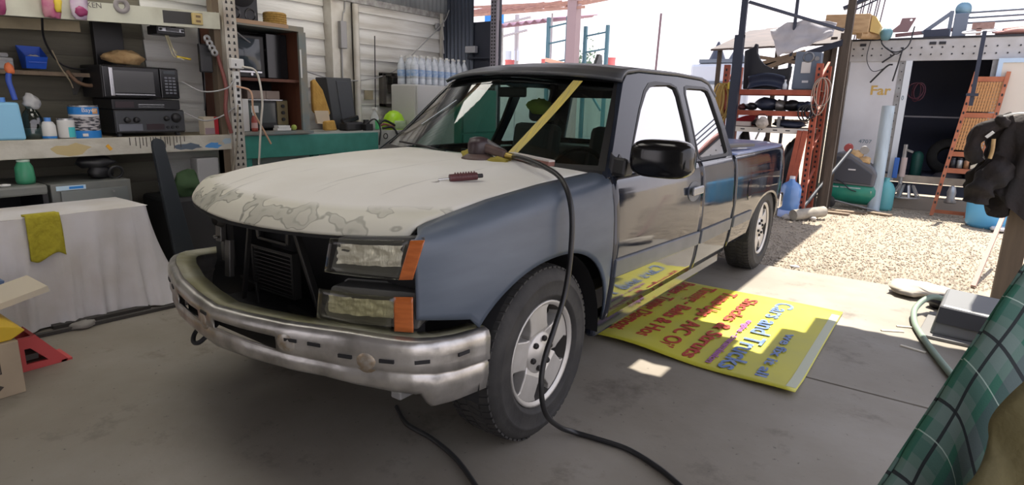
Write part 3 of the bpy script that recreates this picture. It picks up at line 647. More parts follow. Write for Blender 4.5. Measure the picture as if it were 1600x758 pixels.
# --- wheels
def wheel(yc, sd, R=.385):
    xc = .83; zc = .372
    prof = [(.232, .085), (.240, .108), (.258, .122), (.262, .126), (.268, .1225), (.30, .128), (.322, .1255), (.326, .129), (.332, .1235), (.350, .118), (.372, .104), (R-.003, .085), (R, .05), (R, -.05), (R-.003, -.085), (.372, -.104), (.345, -.120), (.30, -.128), (.262, -.122), (.24, -.108), (.232, -.085)]
    ti = B().lathe([(r, sd*(xc+h)) for r, h in prof], (0, yc, zc), 'X', 48).build('tire', rubber, TR)
    tb = B()
    for k in range(64):
        a = 2*PI*k/64; m = Matrix.Rotation(a, 3, 'X'); p0 = V((0, yc, zc))
        for xo, w_, sh in ((.082, .040, .004), (.030, .045, -.006), (-.030, .045, .006), (-.082, .040, -.004)):
            q = [V((sd*(xc+xo+i*w_/2), j*.0125+sh*i*1.2, R-.004+(.008 if k_ else 0)-(.006 if abs(xo) > .05 and i*xo > 0 else 0))) for i in (-1, 1) for j in (-1, 1) for k_ in (0, 1)]
            tb.add([p0+m @ p for p in q], [(0,1,3,2),(4,6,7,5),(0,4,5,1),(2,3,7,6),(0,2,6,4),(1,5,7,3)])
    tb.build('tread', rubber, ti)
    ro = V((0, yc, zc))
    B().lathe([(.236, sd*(xc+.100)), (.238, sd*(xc+.112)), (.228, sd*(xc+.113)), (.216, sd*(xc+.100))], ro, 'X', 48).build('rim', alloy, ti)
    B().lathe([(.216, sd*(xc+.100)), (.208, sd*(xc+.05)), (.20, sd*(xc-.08))], ro, 'X', 48).build('barrel', mat('shaded barrel', (.05, .045, .04), .7), ti)  # barrel and disc near black, painting in the shade behind the spokes
    B().lathe([(.001, sd*(xc+.01)), (.19, sd*(xc+.01)), (.21, sd*(xc-.01))], ro, 'X', 30).build('brake_disc', mat('brake dark', (.010, .009, .009), .7), ti)
    for k in range(5):     # five broad spokes; the openings between them are short trapezoids near the rim
        m = Matrix.Rotation(2*PI*k/5+.12, 3, 'X')
        out = [(-.058, .075), (-.066, .105), (-.062, .125), (-.064, .185), (-.088, .206), (-.05, .219), (0, .224), (.05, .219), (.088, .206), (.064, .185), (.062, .125), (.066, .105), (.058, .075)]
        B().prism(out, lambda p, q: ro+m @ V((sd*(xc+.096-(.012 if q < .08 else 0)), p, q)), lambda p, q: ro+m @ V((sd*(xc+.045), p*1.02, q))).build('spoke', alloy, ti, bevel=.006)
    B().lathe([(.001, sd*(xc+.104)), (.035, sd*(xc+.103)), (.040, sd*(xc+.098)), (.088, sd*(xc+.095)), (.094, sd*(xc+.088)), (.094, sd*(xc+.05))], ro, 'X', 30).build('hub_cap', alloy, ti)
    for k in range(6):
        a = 2*PI*k/6+.25; c = ro+V((0, .066*math.cos(a), .066*math.sin(a)))
        B().lathe([(.001, sd*(xc+.112)), (.010, sd*(xc+.112)), (.013, sd*(xc+.108)), (.013, sd*(xc+.09))], c, 'X', 6, smooth=False).build('lug_nut', mat('lug dark', (.035, .033, .033), .4, .7), ti)
    return ti
for yc in (.94, 4.585):
    for sd in (1, -1): wheel(yc, sd, .385)
# the passenger side stands slightly further back and closer in (the truck is parked a little askew)
def settle(o):
    if o.type == 'MESH':
        f = OFF[o]
        for v in o.data.vertices:
            p = v.co+f
            if p.x < 0:
                k = min(1, -p.x/.85); y = p.y
                p.y += .20*k*lerp(y, [(.45, 0), (1.4, 1), (2.4, 1), (3.6, .5), (5.5, .3)]); p.x *= lerp(y, [(1.2, 1), (1.6, .90), (2.0, .88)])
                v.co = p-f
    for c in o.children: settle(c)
settle(TR)
# ================================================================== YARD BEHIND THE SHED
redp = mat('red rack paint', (.36, .085, .045), .55, col2=(.24, .05, .03), scale=7, amt=.45)
orange = mat('orange rack paint', (.42, .135, .06), .6, col2=(.33, .10, .045), scale=8)
woodd = mat('weathered dark timber', (.085, .065, .05), .85, col2=(.05, .04, .032), scale=5, stretch=(4, 4, .4), bump=.3)
woodl = mat('pale timber', (.45, .31, .17), .75, col2=(.33, .21, .11), scale=6, stretch=(1, 4, 4), bump=.2)
woodm = mat('grey brown timber', (.24, .18, .12), .8, col2=(.15, .11, .08), scale=6, bump=.25)
whitep = mat('white panel', (.62, .63, .66), .45, col2=(.50, .50, .52), scale=1.5, amt=.4)
steel = mat('yard steel', (.36, .37, .38), .45, .6, col2=(.25, .24, .23), scale=7)
blackp = mat('black part', (.012, .013, .018), .35)
darkb = mat('dark navy part', (.020, .028, .055), .4)
greyb = mat('blue grey metal', (.14, .17, .22), .45, .3)
cardb = mat('cardboard', (.36, .26, .16), .85, col2=(.28, .20, .12), scale=8)
tan = mat('tan cloth', (.52, .36, .18), .9, col2=(.38, .24, .11), scale=12, bump=.4)
# ---- red pallet rack
RK = thing('pallet_rack', (0, 8.5, -.04), 'red pallet rack full of dark car parts behind the truck bed', 'rack')
for x in (-.62, .62):
    for y in (8.2, 8.85):
        up_ = B().box((x-.04, y-.035, -.05), (x+.04, y+.035, 2.05)).build('upright', redp, RK)
        for k in range(26): B().box((x-.012, y-.0365, .06+k*.076), (x+.012, y-.034, .095+k*.076)).build('slot', blackp, up_)
    for z in (.3, .8, 1.3, 1.8): B().bar((x, 8.2, z), (x, 8.85, z+.3), .03).build('brace', redp, RK)
for z, m in ((1.665, redp), (1.372, redp), (1.135, mat('white beam', (.68, .64, .58), .5))):
    for y in (8.19, 8.86):
        bm_ = B().box((-.60, y-.025, z-.035), (.60, y+.025, z+.035)).build('beam', m, RK, bevel=.004)
        if z < 1.2 and y < 8.5:
            for x in (-.3, -.05, .15, .32): B().box((x-.03, y-.027, z-.002), (x+.03, y-.024, z+.012)).build('slot', blackp, bm_)
    B().box((-.60, 8.21, z+.030), (.60, 8.84, z+.040)).build('deck', woodm, RK)
# loose uprights leaning on the rack
for i, (a, b_) in enumerate((((.40, 8.02, -.04), (.49, 8.12, 1.15)), ((.46, 8.02, -.04), (.56, 8.12, 1.15)))):
    o = B().bar(a, b_, .065, .05, (0, 1, 0)); one('rack_upright', o, redp, ('loose red perforated upright leaning against the rack, beside the truck tailgate', 'loose red perforated upright leaning against the rack, nearer the water jug')[i], 'rack post', 'loose red uprights', bevel=.004)
# things on the top shelf
def fpt(q): return [(q[i][0], q[i][1]) for i in range(len(q))]
fen = [(-.40, 1.71), (-.42, 2.0), (-.44, 2.25), (-.32, 2.30), (-.30, 2.35), (-.26, 2.34), (-.25, 2.22), (-.20, 2.12), (-.13, 2.05), (-.04, 2.005), (.06, 1.99), (.16, 2.0), (.235, 2.03), (.235, 1.88), (.20, 1.71)]
one('car_fender', B().prism(fen, lambda x, z: V((x, 8.30+.05*(z-1.7), z)), lambda x, z: V((x, 8.36+.05*(z-1.7), z))), blackp, 'black car fender with wheel arch cutout standing on the top rack shelf', 'car part', bevel=.012)
one('bumper_cover', B().grid(lambda u, v: V((-.32+.50*u, 8.225+.05*math.sin(PI*v), 1.712+.16*v+.05*math.sin(PI*u))), 16, 6), darkb, 'dark blue bumper cover lying in front of the black fender on the rack', 'car part', solid=.02)
gb = thing('control_unit', (.46, 8.4, 1.71), 'upright grey machine panel with a paper sheet taped on, top rack shelf', 'machine')
B().prism([(.27, 1.71), (.62, 1.71), (.61, 2.20), (.28, 2.22)], lambda x, z: V((x, 8.28, z)), lambda x, z: V((x, 8.40, z))).build('case', greyb, gb, bevel=.01)
B().box((.37, 8.272, 1.93), (.49, 8.278, 2.08)).build('paper_sheet', mat('paper', (.6, .58, .56), .8), gb)
B().lathe([(.06, 0), (.075, -.012), (.06, -.024)], (.45, 8.285, 2.14), 'Y', 16).build('dial_ring', steel, gb)
B().box((.40, 8.272, 1.80), (.48, 8.279, 1.83)).build('name_plate', whitep, gb)
B().cyl((.555, 8.27, 2.12), (.555, 8.30, 2.12), .03).build('knob', steel, gb)
bt = thing('spray_bottle', (.20, 8.26, 1.71), 'small clear bottle at the edge of the top rack shelf', 'bottle')
B().lathe([(.001, 1.705), (.03, 1.705), (.03, 1.77), (.012, 1.80), (.012, 1.82)], (.20, 8.215, 0), n=12).build('body', mat('clear plastic', (.5, .55, .6), .2), bt); B().cyl((.20, 8.215, 1.82), (.20, 8.215, 1.84), .014, 10).build('cap', whitep, bt)
# things on the second shelf
for i, (x, s, h, m, l) in enumerate(((-.40, .07, .09, mat('wine red part', (.10, .03, .03), .6), 'small wine red part at the left end of the second rack shelf'), (-.27, .10, .11, blackp, 'lumpy black part second from the left on the second rack shelf'), (-.06, .17, .19, darkb, 'large rounded navy part in the middle of the second rack shelf'), (.13, .08, .16, steel, 'shiny curved metal part beside the navy one on the second rack shelf'), (.28, .12, .16, blackp, 'black rounded part right of centre on the second rack shelf'), (.45, .12, .15, darkb, 'navy rounded part at the right end of the second rack shelf'))):
    one('car_part', B().lump((x, 8.42, 1.412+h*.46), (s, .14, h*.5), i+1, rough=.3), m, l, 'car part', 'parts on the second rack shelf')
# third shelf
one('toolbox', B().prism([(-.55, 1.18), (-.25, 1.18), (-.20, 1.28), (-.22, 1.34), (-.34, 1.33), (-.55, 1.25)], lambda x, z: V((x, 8.40, z)), lambda x, z: V((x, 8.62, z))), mat('bright red', (.42, .02, .03), .4), 'bright red sloping toolbox on the third rack shelf', 'toolbox', bevel=.01)
one('small_carton', B().box((-.43, 8.22, 1.18), (-.22, 8.36, 1.245), .1), mat('white carton', (.55, .48, .44), .8), 'low pale carton in front of the red toolbox', 'box', bevel=.004)
fb = thing('pedestal_fan', (-.04, 8.12, 1.1), 'round pale fan head on a bent stem in front of the third rack shelf', 'fan')
B().lump((-.02, 8.10, 1.235), (.085, .05, .085), 21, rough=.2).build('fan_head', mat('dusty pale plastic', (.50, .45, .40), .8, col2=(.3, .27, .24), scale=20), fb)
B().tube(spline([(-.02, 8.12, 1.20), (-.06, 8.11, 1.08), (-.09, 8.12, 1.0)], 5), .012, 8).build('stem', steel, fb)
B().tube(spline([(-.14, 8.16, 1.24), (-.10, 8.13, 1.33), (-.02, 8.10, 1.36), (.04, 8.1, 1.33)], 6), .006, 6).build('cord', blackp, fb)
one('striped_mat', B().grid(lambda u, v: V((.08+.42*u, 8.35+.2*v, 1.285+.03*math.sin(u*40)*.3)), 40, 3), mat('striped cloth', (.55, .40, .28), .9, col2=(.65, .62, .55), scale=30, stretch=(2, .2, .2)), 'tan and white striped mat lying at the back of the third rack shelf', 'mat', solid=.05)
one('folded_tarp', B().lump((.30, 8.33, 1.225), (.20, .10, .055), 31), darkb, 'folded dark blue tarp on the right of the third rack shelf', 'tarp')
one('steel_stand', B().box((.155, 8.2, 1.17), (.195, 8.24, 1.33)).box((.10, 8.19, 1.172), (.25, 8.25, 1.19)), steel, 'small upright steel stand in the middle of the third rack shelf', 'stand')
one('hub_cover', B().lump((-.14, 8.36, 1.225), (.09, .1, .05), 34), blackp, 'flat black lump behind the fan head on the rack', 'car part')
# junk under the white beam
for i, (x, y, s, h, m, l) in enumerate(((-.38, 8.5, .15, .30, blackp, 'black bulky part under the white rack beam, next to the truck cab'), (-.02, 8.5, .14, .26, mat('dusty brown part', (.09, .08, .07), .8), 'dusty brown part under the middle of the white rack beam'), (.34, 8.55, .14, .28, blackp, 'black part under the right end of the white rack beam'))):
    one('engine_part', B().lump((x, y, -.04+.52), (s, .2, .54), 40+i), m, l, 'car part', 'junk in the lower rack bay')
# cables hung on the rack ends
def loops(name, o, m, label, n=5, h=.5, seed=1, rad=.010):
    r = random.Random(seed); t = thing(name, o, label, 'cable')
    for k in range(n):
        a = V(o)+V((r.uniform(-.05, .05), r.uniform(-.03, .03), 0)); w_ = r.uniform(.05, .11); hh = h*r.uniform(.75, 1.05)
        B().tube([a+V((w_*math.sin(2*PI*i/20), .02*math.sin(4*PI*i/20), -hh/2+hh/2*math.cos(2*PI*i/20))) for i in range(20)], rad, 6, closed=True).build('loop', m, t)
    return t
lc = loops('cable_coil', (-.62, 8.10, 1.78), mat('yellow brown cable', (.42, .28, .08), .6), 'coil of yellow brown cable hung on the left rack upright', 6, .62, 2, .014)
B().box((-.55, 8.06, 1.70), (-.47, 8.12, 1.80)).build('plug', mat('yellow plastic', (.72, .55, .05), .5), lc, bevel=.01)
loops('cable_coil', (.66, 8.10, 1.86), mat('pale cable', (.34, .27, .22), .6), 'coil of pale cable hung on the right rack upright', 3, .48, 5, .007)
loops('cable_coil', (.56, 8.12, 1.50), blackp, 'black cable loop hung across the rack beam end', 3, .22, 6)
# ---- posts, brace and fence boards
one('canopy_post', B().box((-.49, 7.96, -.05), (-.37, 8.05, 2.44)).box((-.45, 7.98, 2.40), (-.37, 8.03, 4.18)), mat('blue black steel', (.035, .042, .065), .5, .4), 'dark steel canopy post standing left in front of the red rack', 'post')
one('vertical_rod', B().cyl((.06, 9.0, 0), (.06, 9.0, 3.4), .025, 10), mat('blue black steel', (.035, .042, .065)), 'thin dark vertical pole rising behind the sheet roof', 'pole')
one('canopy_post', B().box((.80, 8.55, -.05), (.89, 8.64, 4.15)), woodd, 'dark timber canopy post between the red rack and white trailer', 'post')
one('diagonal_brace', B().bar((-.35, 7.98, 2.87), (.80, 8.50, 2.50), .05, .035), mat('blue black steel', (.035, .042, .065)), 'sloping dark steel brace between the two canopy posts', 'brace')
fe = thing('plank_fence', (.75, 9.3, -.05), 'fence of dark weathered upright planks left of the trailer', 'fence')
for k, (x, h, tl) in enumerate(((.47, 2.25, .02), (.58, 2.5, -.01), (.68, 2.55, .015), (.79, 2.45, -.02))):
    B().bar((x, 9.3+.02*(k % 2), -.05), (x+tl, 9.3, h), .085, .03, (0, 1, 0)).build('plank', woodd, fe)
# sheet roof with tarp behind the rack
sr = thing('lean_to', (-.2, 9.4, 2.2), 'low lean-to sheet roof behind the red rack', 'roof')
for i in range(6):
    x0 = -1.2+i*.31; ye = 11.2 if i < 4 else 9.9; ze = .51 if i < 4 else .20; B().add([(x0, 9.1, 2.36+.006*i), (x0+.32, 9.1, 2.37+.006*i), (x0+.32, ye, 2.37+ze+.025*i), (x0, ye, 2.36+ze+.025*i)], [(0, 1, 2, 3)]).build('roof_sheet', mat('brown sheet', (.10, .075, .07), .7, col2=(.06, .05, .05), scale=4), sr, solid=.03)
for x in (-1.1, -.2, .6): B().box((x-.03, 9.25, -.05), (x+.03, 9.31, 2.36)).build('support', woodd, sr)
B().bar((-.45, 9.08, 2.02), (.80, 9.08, 2.42), .06, .08).build('fascia', mat('blue black steel', (.035,.042,.065)), sr)
def tarp_pt(u, v):
    a = V((-.28, 9.05, 2.60))*(1-u)+V((.62, 9.06, 2.66))*u; b_ = V((-.10, 8.93, 2.20))*(1-u)+V((.60, 8.95, 2.47))*u
    return a*(1-v)+b_*v+V((0, -.03+.05*noise.noise(V((u*5, v*4, 2))), .03*noise.noise(V((u*6, v*3, 9)))+.10*math.sin(PI*u)*(1-v)))
one('tarp', B().grid(tarp_pt, 24, 14), mat('grey white tarp', (.50, .50, .54), .8, col2=(.36, .35, .38), scale=5, amt=.4), 'grey white tarp thrown over the sheet roof edge', 'tarp', solid=.012)
for i, (a, b_) in enumerate((((-.45, 9.0, 2.22), (.15, 9.0, 2.12)), ((-.42, 9.0, 2.10), (.25, 9.02, 2.28)), ((-.40, 8.98, 2.0), (.1, 9.0, 2.2)))):
    one('scrap_bar', B().bar(a, b_, .06, .05), woodm, ('uppermost', 'middle', 'lowest')[i]+' brown scrap bar jammed under the sheet roof', 'bar', 'scrap bars under the roof')
# white van body far behind the rack
vn = thing('white_van', (-2.3, 13.6, -.05), 'white van roof showing behind the truck cab, two dark cones on top', 'van')
B().box((-2.95, 13.0, .3), (-1.6, 15.5, 2.42)).build('body', mat('blue white paint', (.55, .60, .70), .3), vn, bevel=.08)
B().box((-2.97, 12.98, 1.95), (-1.58, 13.0, 2.02)).build('side_strip', greyb, vn)
B().box((-2.75, 13.0, 2.42), (-1.7, 14.8, 2.50)).build('roof_rack', greyb, vn)
for y in (13.6, 15.0):
    B().lathe([(.1, -.09), (.33, -.09), (.36, 0), (.33, .09), (.1, .09)], (-2.86, y, .31), 'X', 20).build('wheel', rubber, vn)
for i, (x, h) in enumerate(((-2.5, .42), (-2.05, .34))):
    one('roof_cone', B().cyl((x, 13.5, 2.50), (x, 13.5, 2.50+h), .20, 12, .02), darkb, ('taller', 'shorter')[i]+' dark cone standing on the white van roof', 'cone', 'cones on the van')
# ---- blue water jug and debris at the rack foot
wj = thing('water_jug', (.50, 8.35, -.04), 'large blue water jug standing at the foot of the red rack', 'water jug')
bluej = mat('blue jug plastic', (.10, .22, .48), .25, coat=.4)
B().lathe([(.001, -.04), (.125, -.04), (.135, 0), (.13, .12), (.137, .15), (.13, .18), (.137, .22), (.135, .36), (.11, .42), (.045, .46), (.035, .50)], (.50, 7.98, 0), n=24).build('body', bluej, wj)
B().cyl((.50, 7.98, .49), (.50, 7.98, .53), .037).build('cap', whitep, wj)
B().lathe([(.138, -.04), (.14, .06), (.13, .06)], (.50, 7.98, 0), n=24).build('base_ring', mat('pale blue plastic', (.35, .45, .75), .4), wj)
one('firewood_log', B().cyl((.62, 7.70, .03), (.92, 8.15, .06), .075, 14), mat('grey log', (.34, .31, .26), .9, col2=(.2, .18, .15), scale=9), 'short grey log lying beside the water jug', 'log')
one('metal_pipe', B().cyl((.60, 8.2, .0), (1.00, 9.35, .86), .025, 10), mat('dark steel pipe', (.06, .065, .075), .5, .4), 'long dark pipe leaning from the ground towards the compressor', 'pipe')
for i, (x, y, a, L_) in enumerate(((1.1, 9.0, .08, .55), (.95, 8.75, -.05, .45), (1.5, 9.15, -.35, .35))):
    one('loose_board', B().box((x-L_/2, y-.06, -.045), (x+L_/2, y+.06, -.015), a), woodm, ('grey board lying flat in front of the compressor', 'short grey board nearest the truck in front of the compressor', 'small grey board at the foot of the pale pipe')[i], 'board', 'boards on the gravel')
r_ = random.Random(11)
for i in range(9):
    x, y = .25+r_.random()*.6, 7.55+r_.random()*.35
    one('rubble_stone', B().lump((x, y, -.02), (r_.uniform(.03, .06), r_.uniform(.03, .06), .035), 60+i, 8, 5), mat('rubble', (.40, .37, .34), .9), 'grey rubble stone at the foot of the red rack', 'stone', 'rubble stones by the rack')
# ---- air compressor
CP = thing('air_compressor', (1.02, 9.6, -.05), 'green air compressor with a dark grey hood in front of the trailer', 'compressor')
green = mat('compressor green', (.02, .25, .17), .4, col2=(.015, .18, .13), scale=5)
B().lathe([(.001, -.44), (.08, -.43), (.17, -.38), (.20, -.31), (.20, .31), (.17, .38), (.08, .43), (.001, .44)], (1.02, 9.6, .22), 'X', 24).build('tank', green, CP)
hoodp = [(.63, .34), (1.37, .32), (1.39, .52), (1.32, .62), (1.02, .80), (.84, .82), (.71, .74), (.64, .54)]
hg = B().prism(hoodp, lambda x, z: V((x, 9.40, z)), lambda x, z: V((x, 9.80, z))).build('hood', mat('hood grey', (.11, .115, .13), .6), CP, bevel=.03)
B().prism([(.69, .38), (1.32, .36), (1.33, .51), (1.02, .72), (.82, .74), (.72, .64)], lambda x, z: V((x, 9.385, z)), lambda x, z: V((x, 9.40, z))).build('hood_panel', mat('hood dark', (.045, .05, .065), .6), hg, bevel=.008)
B().box((1.0, 9.378, .555), (1.10, 9.386, .575)).build('badge', whitep, hg)
for x0, x1 in ((.78, .90), (.92, 1.20)): B().grid(lambda u, v: V((x0+(x1-x0)*u, 9.6-.192*math.cos(-.35+.55*v), .22+.192*math.sin(-.15+.55*v))), 4, 5).build('sticker', mat('pale sticker', (.50, .54, .52), .6, col2=(.3, .36, .34), scale=25), CP, solid=.002)
B().grid(lambda u, v: V((1.27+.08*u, 9.6-.193*math.cos(-.4+.5*v), .22+.193*math.sin(-.3+.5*v))), 3, 4).build('sticker', mat('warning sticker', (.45, .38, .30), .6), CP, solid=.002)
B().lathe([(.02, -.02), (.09, -.025), (.10, 0), (.09, .025), (.02, .02)], (.80, 9.33, .05), 'Y', 18).build('wheel', rubber, CP)
B().tube([(.62, 9.36, .12), (.75, 9.34, .10), (1.52, 9.28, -.02)], .014, 8).build('handle_bar', steel, CP)
B().tube(spline([(.85, 9.39, .40), (.95, 9.38, .36), (1.05, 9.38, .27), (1.15, 9.39, .24)], 5), .008, 6).build('hose', blackp, CP)
tb = thing('cloth_bundle', (1.1, 9.55, .72), 'tan cloth bundle with red and grey round discs on the compressor hood', 'bundle')
B().lump((1.05, 9.50, .775), (.11, .09, .09), 71).build('bundle', tan, tb); B().lump((1.17, 9.48, .70), (.11, .08, .07), 72).build('bundle', tan, tb)
B().lump((1.26, 9.46, .62), (.035, .03, .03), 73).build('dark_tip', blackp, tb)
for x, z, m in ((.95, .88, mat('dull red disc', (.34, .07, .07), .6)), (1.17, .86, mat('grey disc', (.30, .30, .30), .6))): B().cyl((x, 9.46, z), (x, 9.52, z+.01), .062, 18).build('disc', m, tb)
one('pale_pipe', B().cyl((1.40, 9.50, -.05), (1.375, 9.62, 1.52), .085, 18), mat('pale blue grey pipe', (.42, .52, .60), .5, col2=(.30, .36, .40), scale=4, stretch=(3, 3, .5)), 'thick pale blue grey pipe standing beside the compressor', 'pipe')
one('propane_bottle', B().lathe([(.001, -.05), (.12, -.05), (.13, 0), (.13, .28), (.09, .36), (.04, .40), (.04, .45)], (1.50, 9.78, 0), n=18), mat('teal bottle', (.10, .34, .36), .5), 'small teal gas bottle just right of the pale pipe', 'bottle')
# ---- white trailer
TL = thing('box_trailer', (2.1, 11.5, -.05), 'white box trailer with an open dark side doorway and gold lettering', 'trailer')
YF = 10.3
def tpan(x0, x1, z0, z1, m=whitep, n='panel', y0=YF, d=.05, **k): return B().box((x0, y0, z0), (x1, y0+d, z1)).build(n, m, TL, **k)
left = tpan(.70, 1.38, .50, 2.30)
tpan(.62, .70, .45, 2.32, steel, 'corner_strip', YF-.015); cs = TL.children[-1]
for k in range(16): B().cyl((.66, YF-.016, .52+k*.115), (.66, YF-.024, .52+k*.115), .009, 6).build('rivet', blackp, cs)
dp = tpan(1.38, 1.46, .50, 2.30, steel, 'door_post', YF-.01)
for k in range(14): B().cyl((1.42, YF-.011, .55+k*.125), (1.42, YF-.019, .55+k*.125), .009, 6).build('rivet', blackp, dp)
tpan(1.46, 1.545, .36, 2.21, mat('pale jamb', (.62, .66, .70), .4), 'jamb', YF-.03)
tr_ = tpan(.62, 3.9, 2.21, 2.52, mat('rail grey', (.46, .46, .47), .5, col2=(.36, .35, .34), scale=4), 'top_rail', YF-.02)
for k in range(24): B().cyl((.72+k*.13, YF-.02, 2.30), (.72+k*.13, YF-.03, 2.30), .012, 6).build('rivet', blackp, tr_); B().cyl((.72+k*.13, YF-.02, 2.40), (.72+k*.13, YF-.03, 2.40), .012, 6).build('rivet', blackp, tr_)
for x in (.80, 1.72, 1.84): B().box((x, YF-.034, 2.44), (x+.085, YF-.02, 2.48)).build('marker_lamp', blackp, tr_)
tpan(.62, 3.9, 2.52, 2.55, blackp, 'roof_edge', YF-.03, 2.6)
tpan(2.52, 2.58, .36, 2.21, steel, 'jamb'); tpan(2.58, 3.9, .45, 2.21)
tpan(.62, 3.9, .36, .47, mat('sill wood', (.42, .36, .29), .8, col2=(.3, .25, .2), scale=5), 'sill', YF-.02)
tpan(.66, 3.9, .18, .34, darkb, 'chassis_rail', YF+.05)
tpan(.62, 3.9, -.05, .14, mat('old beam', (.28, .24, .20), .9), 'footing', YF-.10, .25)
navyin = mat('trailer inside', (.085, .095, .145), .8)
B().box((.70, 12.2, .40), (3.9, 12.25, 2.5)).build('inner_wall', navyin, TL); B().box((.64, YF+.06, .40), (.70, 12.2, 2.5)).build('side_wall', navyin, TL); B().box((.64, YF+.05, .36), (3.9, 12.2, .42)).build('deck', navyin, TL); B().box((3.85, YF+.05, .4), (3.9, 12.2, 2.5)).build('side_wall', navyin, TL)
for x in (.72, 3.6):
    B().lathe([(.1, -.1), (.30, -.1), (.33, 0), (.30, .1), (.1, .1)], (x+.3, 11.6, .28), 'X', 20).build('wheel', rubber, TL)
gold = mat('gold lettering', (.52, .34, .09), .5); numb = mat('slate lettering', (.12, .18, .22), .6)
text('Far', .20, frame((1.03, YF-.003, 1.70), (1, 0, 0), (0, 0, 1)), gold, TL, sx=1.1, font_off=.004)
text('RI', .13, frame((1.25, YF-.003, .93), (1, 0, 0), (0, 0, 1)), gold, TL, sx=1.1, font_off=.003)
text('4707', .085, frame((.98, YF-.003, .93), (1, 0, 0), (0, 0, 1)), numb, TL, sx=1.1)
text('0', .10, frame((1.475, YF-.033, 1.62), (1, 0, 0), (0, 0, 1)), numb, TL, sx=.7)
# inside the doorway
one('trailer_shelf', B().box((1.50, 11.2, 1.36), (2.85, 11.6, 1.385)), mat('pale edge board', (.30, .30, .34), .7), 'thin pale shelf board inside the trailer doorway', 'shelf')
one('tyre', B().lathe([(.15, -.09), (.27, -.10), (.30, -.05), (.30, .05), (.27, .10), (.15, .09)], (2.20, 11.4, .73), (V((1, 0, 0)), V((0, .25, 1)).normalized(), V((0, -1, .25)).normalized()), 28), rubber, 'black tyre standing inside the trailer doorway', 'tyre')
ls = thing('round_stove', (2.25, 10.6, .42), 'low round dark grill lid on the trailer floor', 'grill')
B().lathe([(.001, .55), (.04, .545), (.17, .51), (.20, .47), (.20, .42)], (2.25, 10.62, 0), n=24).build('lid', mat('charcoal lid', (.06, .055, .06), .5), ls); B().cyl((2.25, 10.62, .55), (2.25, 10.62, .58), .018, 10).build('knob', steel, ls)
one('green_cylinder', B().lathe([(.001, .42), (.08, .42), (.085, .45), (.085, .75), (.06, .80), (.02, .82)], (1.80, 10.9, 0), n=16), mat('dark green bottle', (.015, .09, .07), .5), 'dark green cylinder standing inside the trailer doorway', 'cylinder')
loops('cable_coil', (1.66, 10.75, 1.90), mat('dark red cable', (.10, .03, .05), .6), 'dark red cable coil hung inside the trailer by the jamb', 3, .3, 8)
# standing tool clutter at the door jamb
vs_ = thing('jack_stand', (1.66, 10.2, .14), 'upright pale hydraulic jack at the trailer door jamb', 'jack')
B().cyl((1.66, 10.15, .14), (1.65, 10.15, .95), .028, 10).build('column', steel, vs_); B().cyl((1.66, 10.15, .45), (1.66, 10.15, .75), .042, 10).build('sleeve', mat('pink grey', (.45, .36, .34), .6), vs_)
B().bar((1.64, 10.15, .88), (1.76, 10.13, .84), .035, .03).build('arm', steel, vs_); B().box((1.53, 10.13, .42), (1.60, 10.19, .74)).build('blue_body', mat('blue tool', (.03, .12, .42), .5), vs_, bevel=.01)
B().box((1.52, 10.10, .14), (1.78, 10.22, .17)).build('base', steel, vs_)
rb = thing('wire_basket', (1.75, 10.0, .05), 'low pale round wire basket on the ground before the trailer', 'basket')
B().lathe([(.20, .14), (.21, .16), (.20, .17)], (1.75, 10.02, 0), n=20).build('rim', steel, rb)
for k in range(10): a = 2*PI*k/10; B().bar((1.75+.2*math.cos(a), 10.02+.15*math.sin(a), .15), (1.75+.1*math.cos(a), 10.02+.08*math.sin(a), .34), .03, .015).build('rib', steel, rb)
# ---- orange leaning rack
OR = thing('storage_rack', (2.35, 9.9, -.05), 'orange steel rack with woven mesh panels leaning on the trailer', 'rack')
def op(u, z): # u across 0..1, z height
    xl = 2.14+.21*z/2.0; xr = 2.55+.17*z/2.0; return V((xl+(xr-xl)*u, 9.72+.22*z, z))
for u in (0, 1):
    lg = B().bar(op(u, -.05), op(u, 2.03), .05, .05, (0, 1, 0)).build('rail', orange, OR)
    for k in range(14): p = op(u, .15+k*.13); B().box(p-V((.01, .032, .018)), p+V((.01, -.024, .018))).build('slot', blackp, lg)
for z in (.02, .62, .86, 1.42, 1.93): B().bar(op(0, z), op(1, z), .03, .07 if z > .5 else .05).build('cross_bar', orange, OR)
weave = mat('orange weave', (.48, .24, .09), .7, col2=(.36, .17, .06), scale=30, stretch=(1, 1, 2))
for z0, z1 in ((.92, 1.38), (1.47, 1.89)):
    for k in range(11): u = .07+.86*k/10; B().bar(op(u, z0), op(u, z1), .026, .008, (0, 1, 0)).build('mesh_slat', weave, OR)
    for k in range(9): z = z0+(z1-z0)*(k+.5)/9; B().bar(op(.04, z)+V((0, .006, 0)), op(.96, z)+V((0, .006, 0)), .006, .022).build('mesh_slat', weave, OR)
for i, (x, z, m, l) in enumerate(((2.36, .68, steel, 'shiny metal jar second from left on the orange rack shelf'), (2.28, .68, blackp, 'black jar at the left end of the orange rack shelf'), (2.44, .68, mat('copper', (.30, .15, .08), .4, .6), 'copper coloured jar third on the orange rack shelf'))):
    j = thing('metal_jar', (x, 9.88, .66), l, 'jar', 'jars on the orange rack')
    B().lathe([(.001, z-.02), (.033, z-.02), (.035, z+.09), (.025, z+.10)], (x, 9.88, 0), n=12).build('body', m, j); B().cyl((x, 9.88, z+.10), (x, 9.88, z+.125), .03, 12).build('lid', blackp, j)
one('pale_box', B().box((2.49, 9.86, .66), (2.60, 9.98, .84)), mat('cream box', (.55, .48, .36), .7), 'cream box at the right end of the orange rack shelf', 'box', bevel=.005)
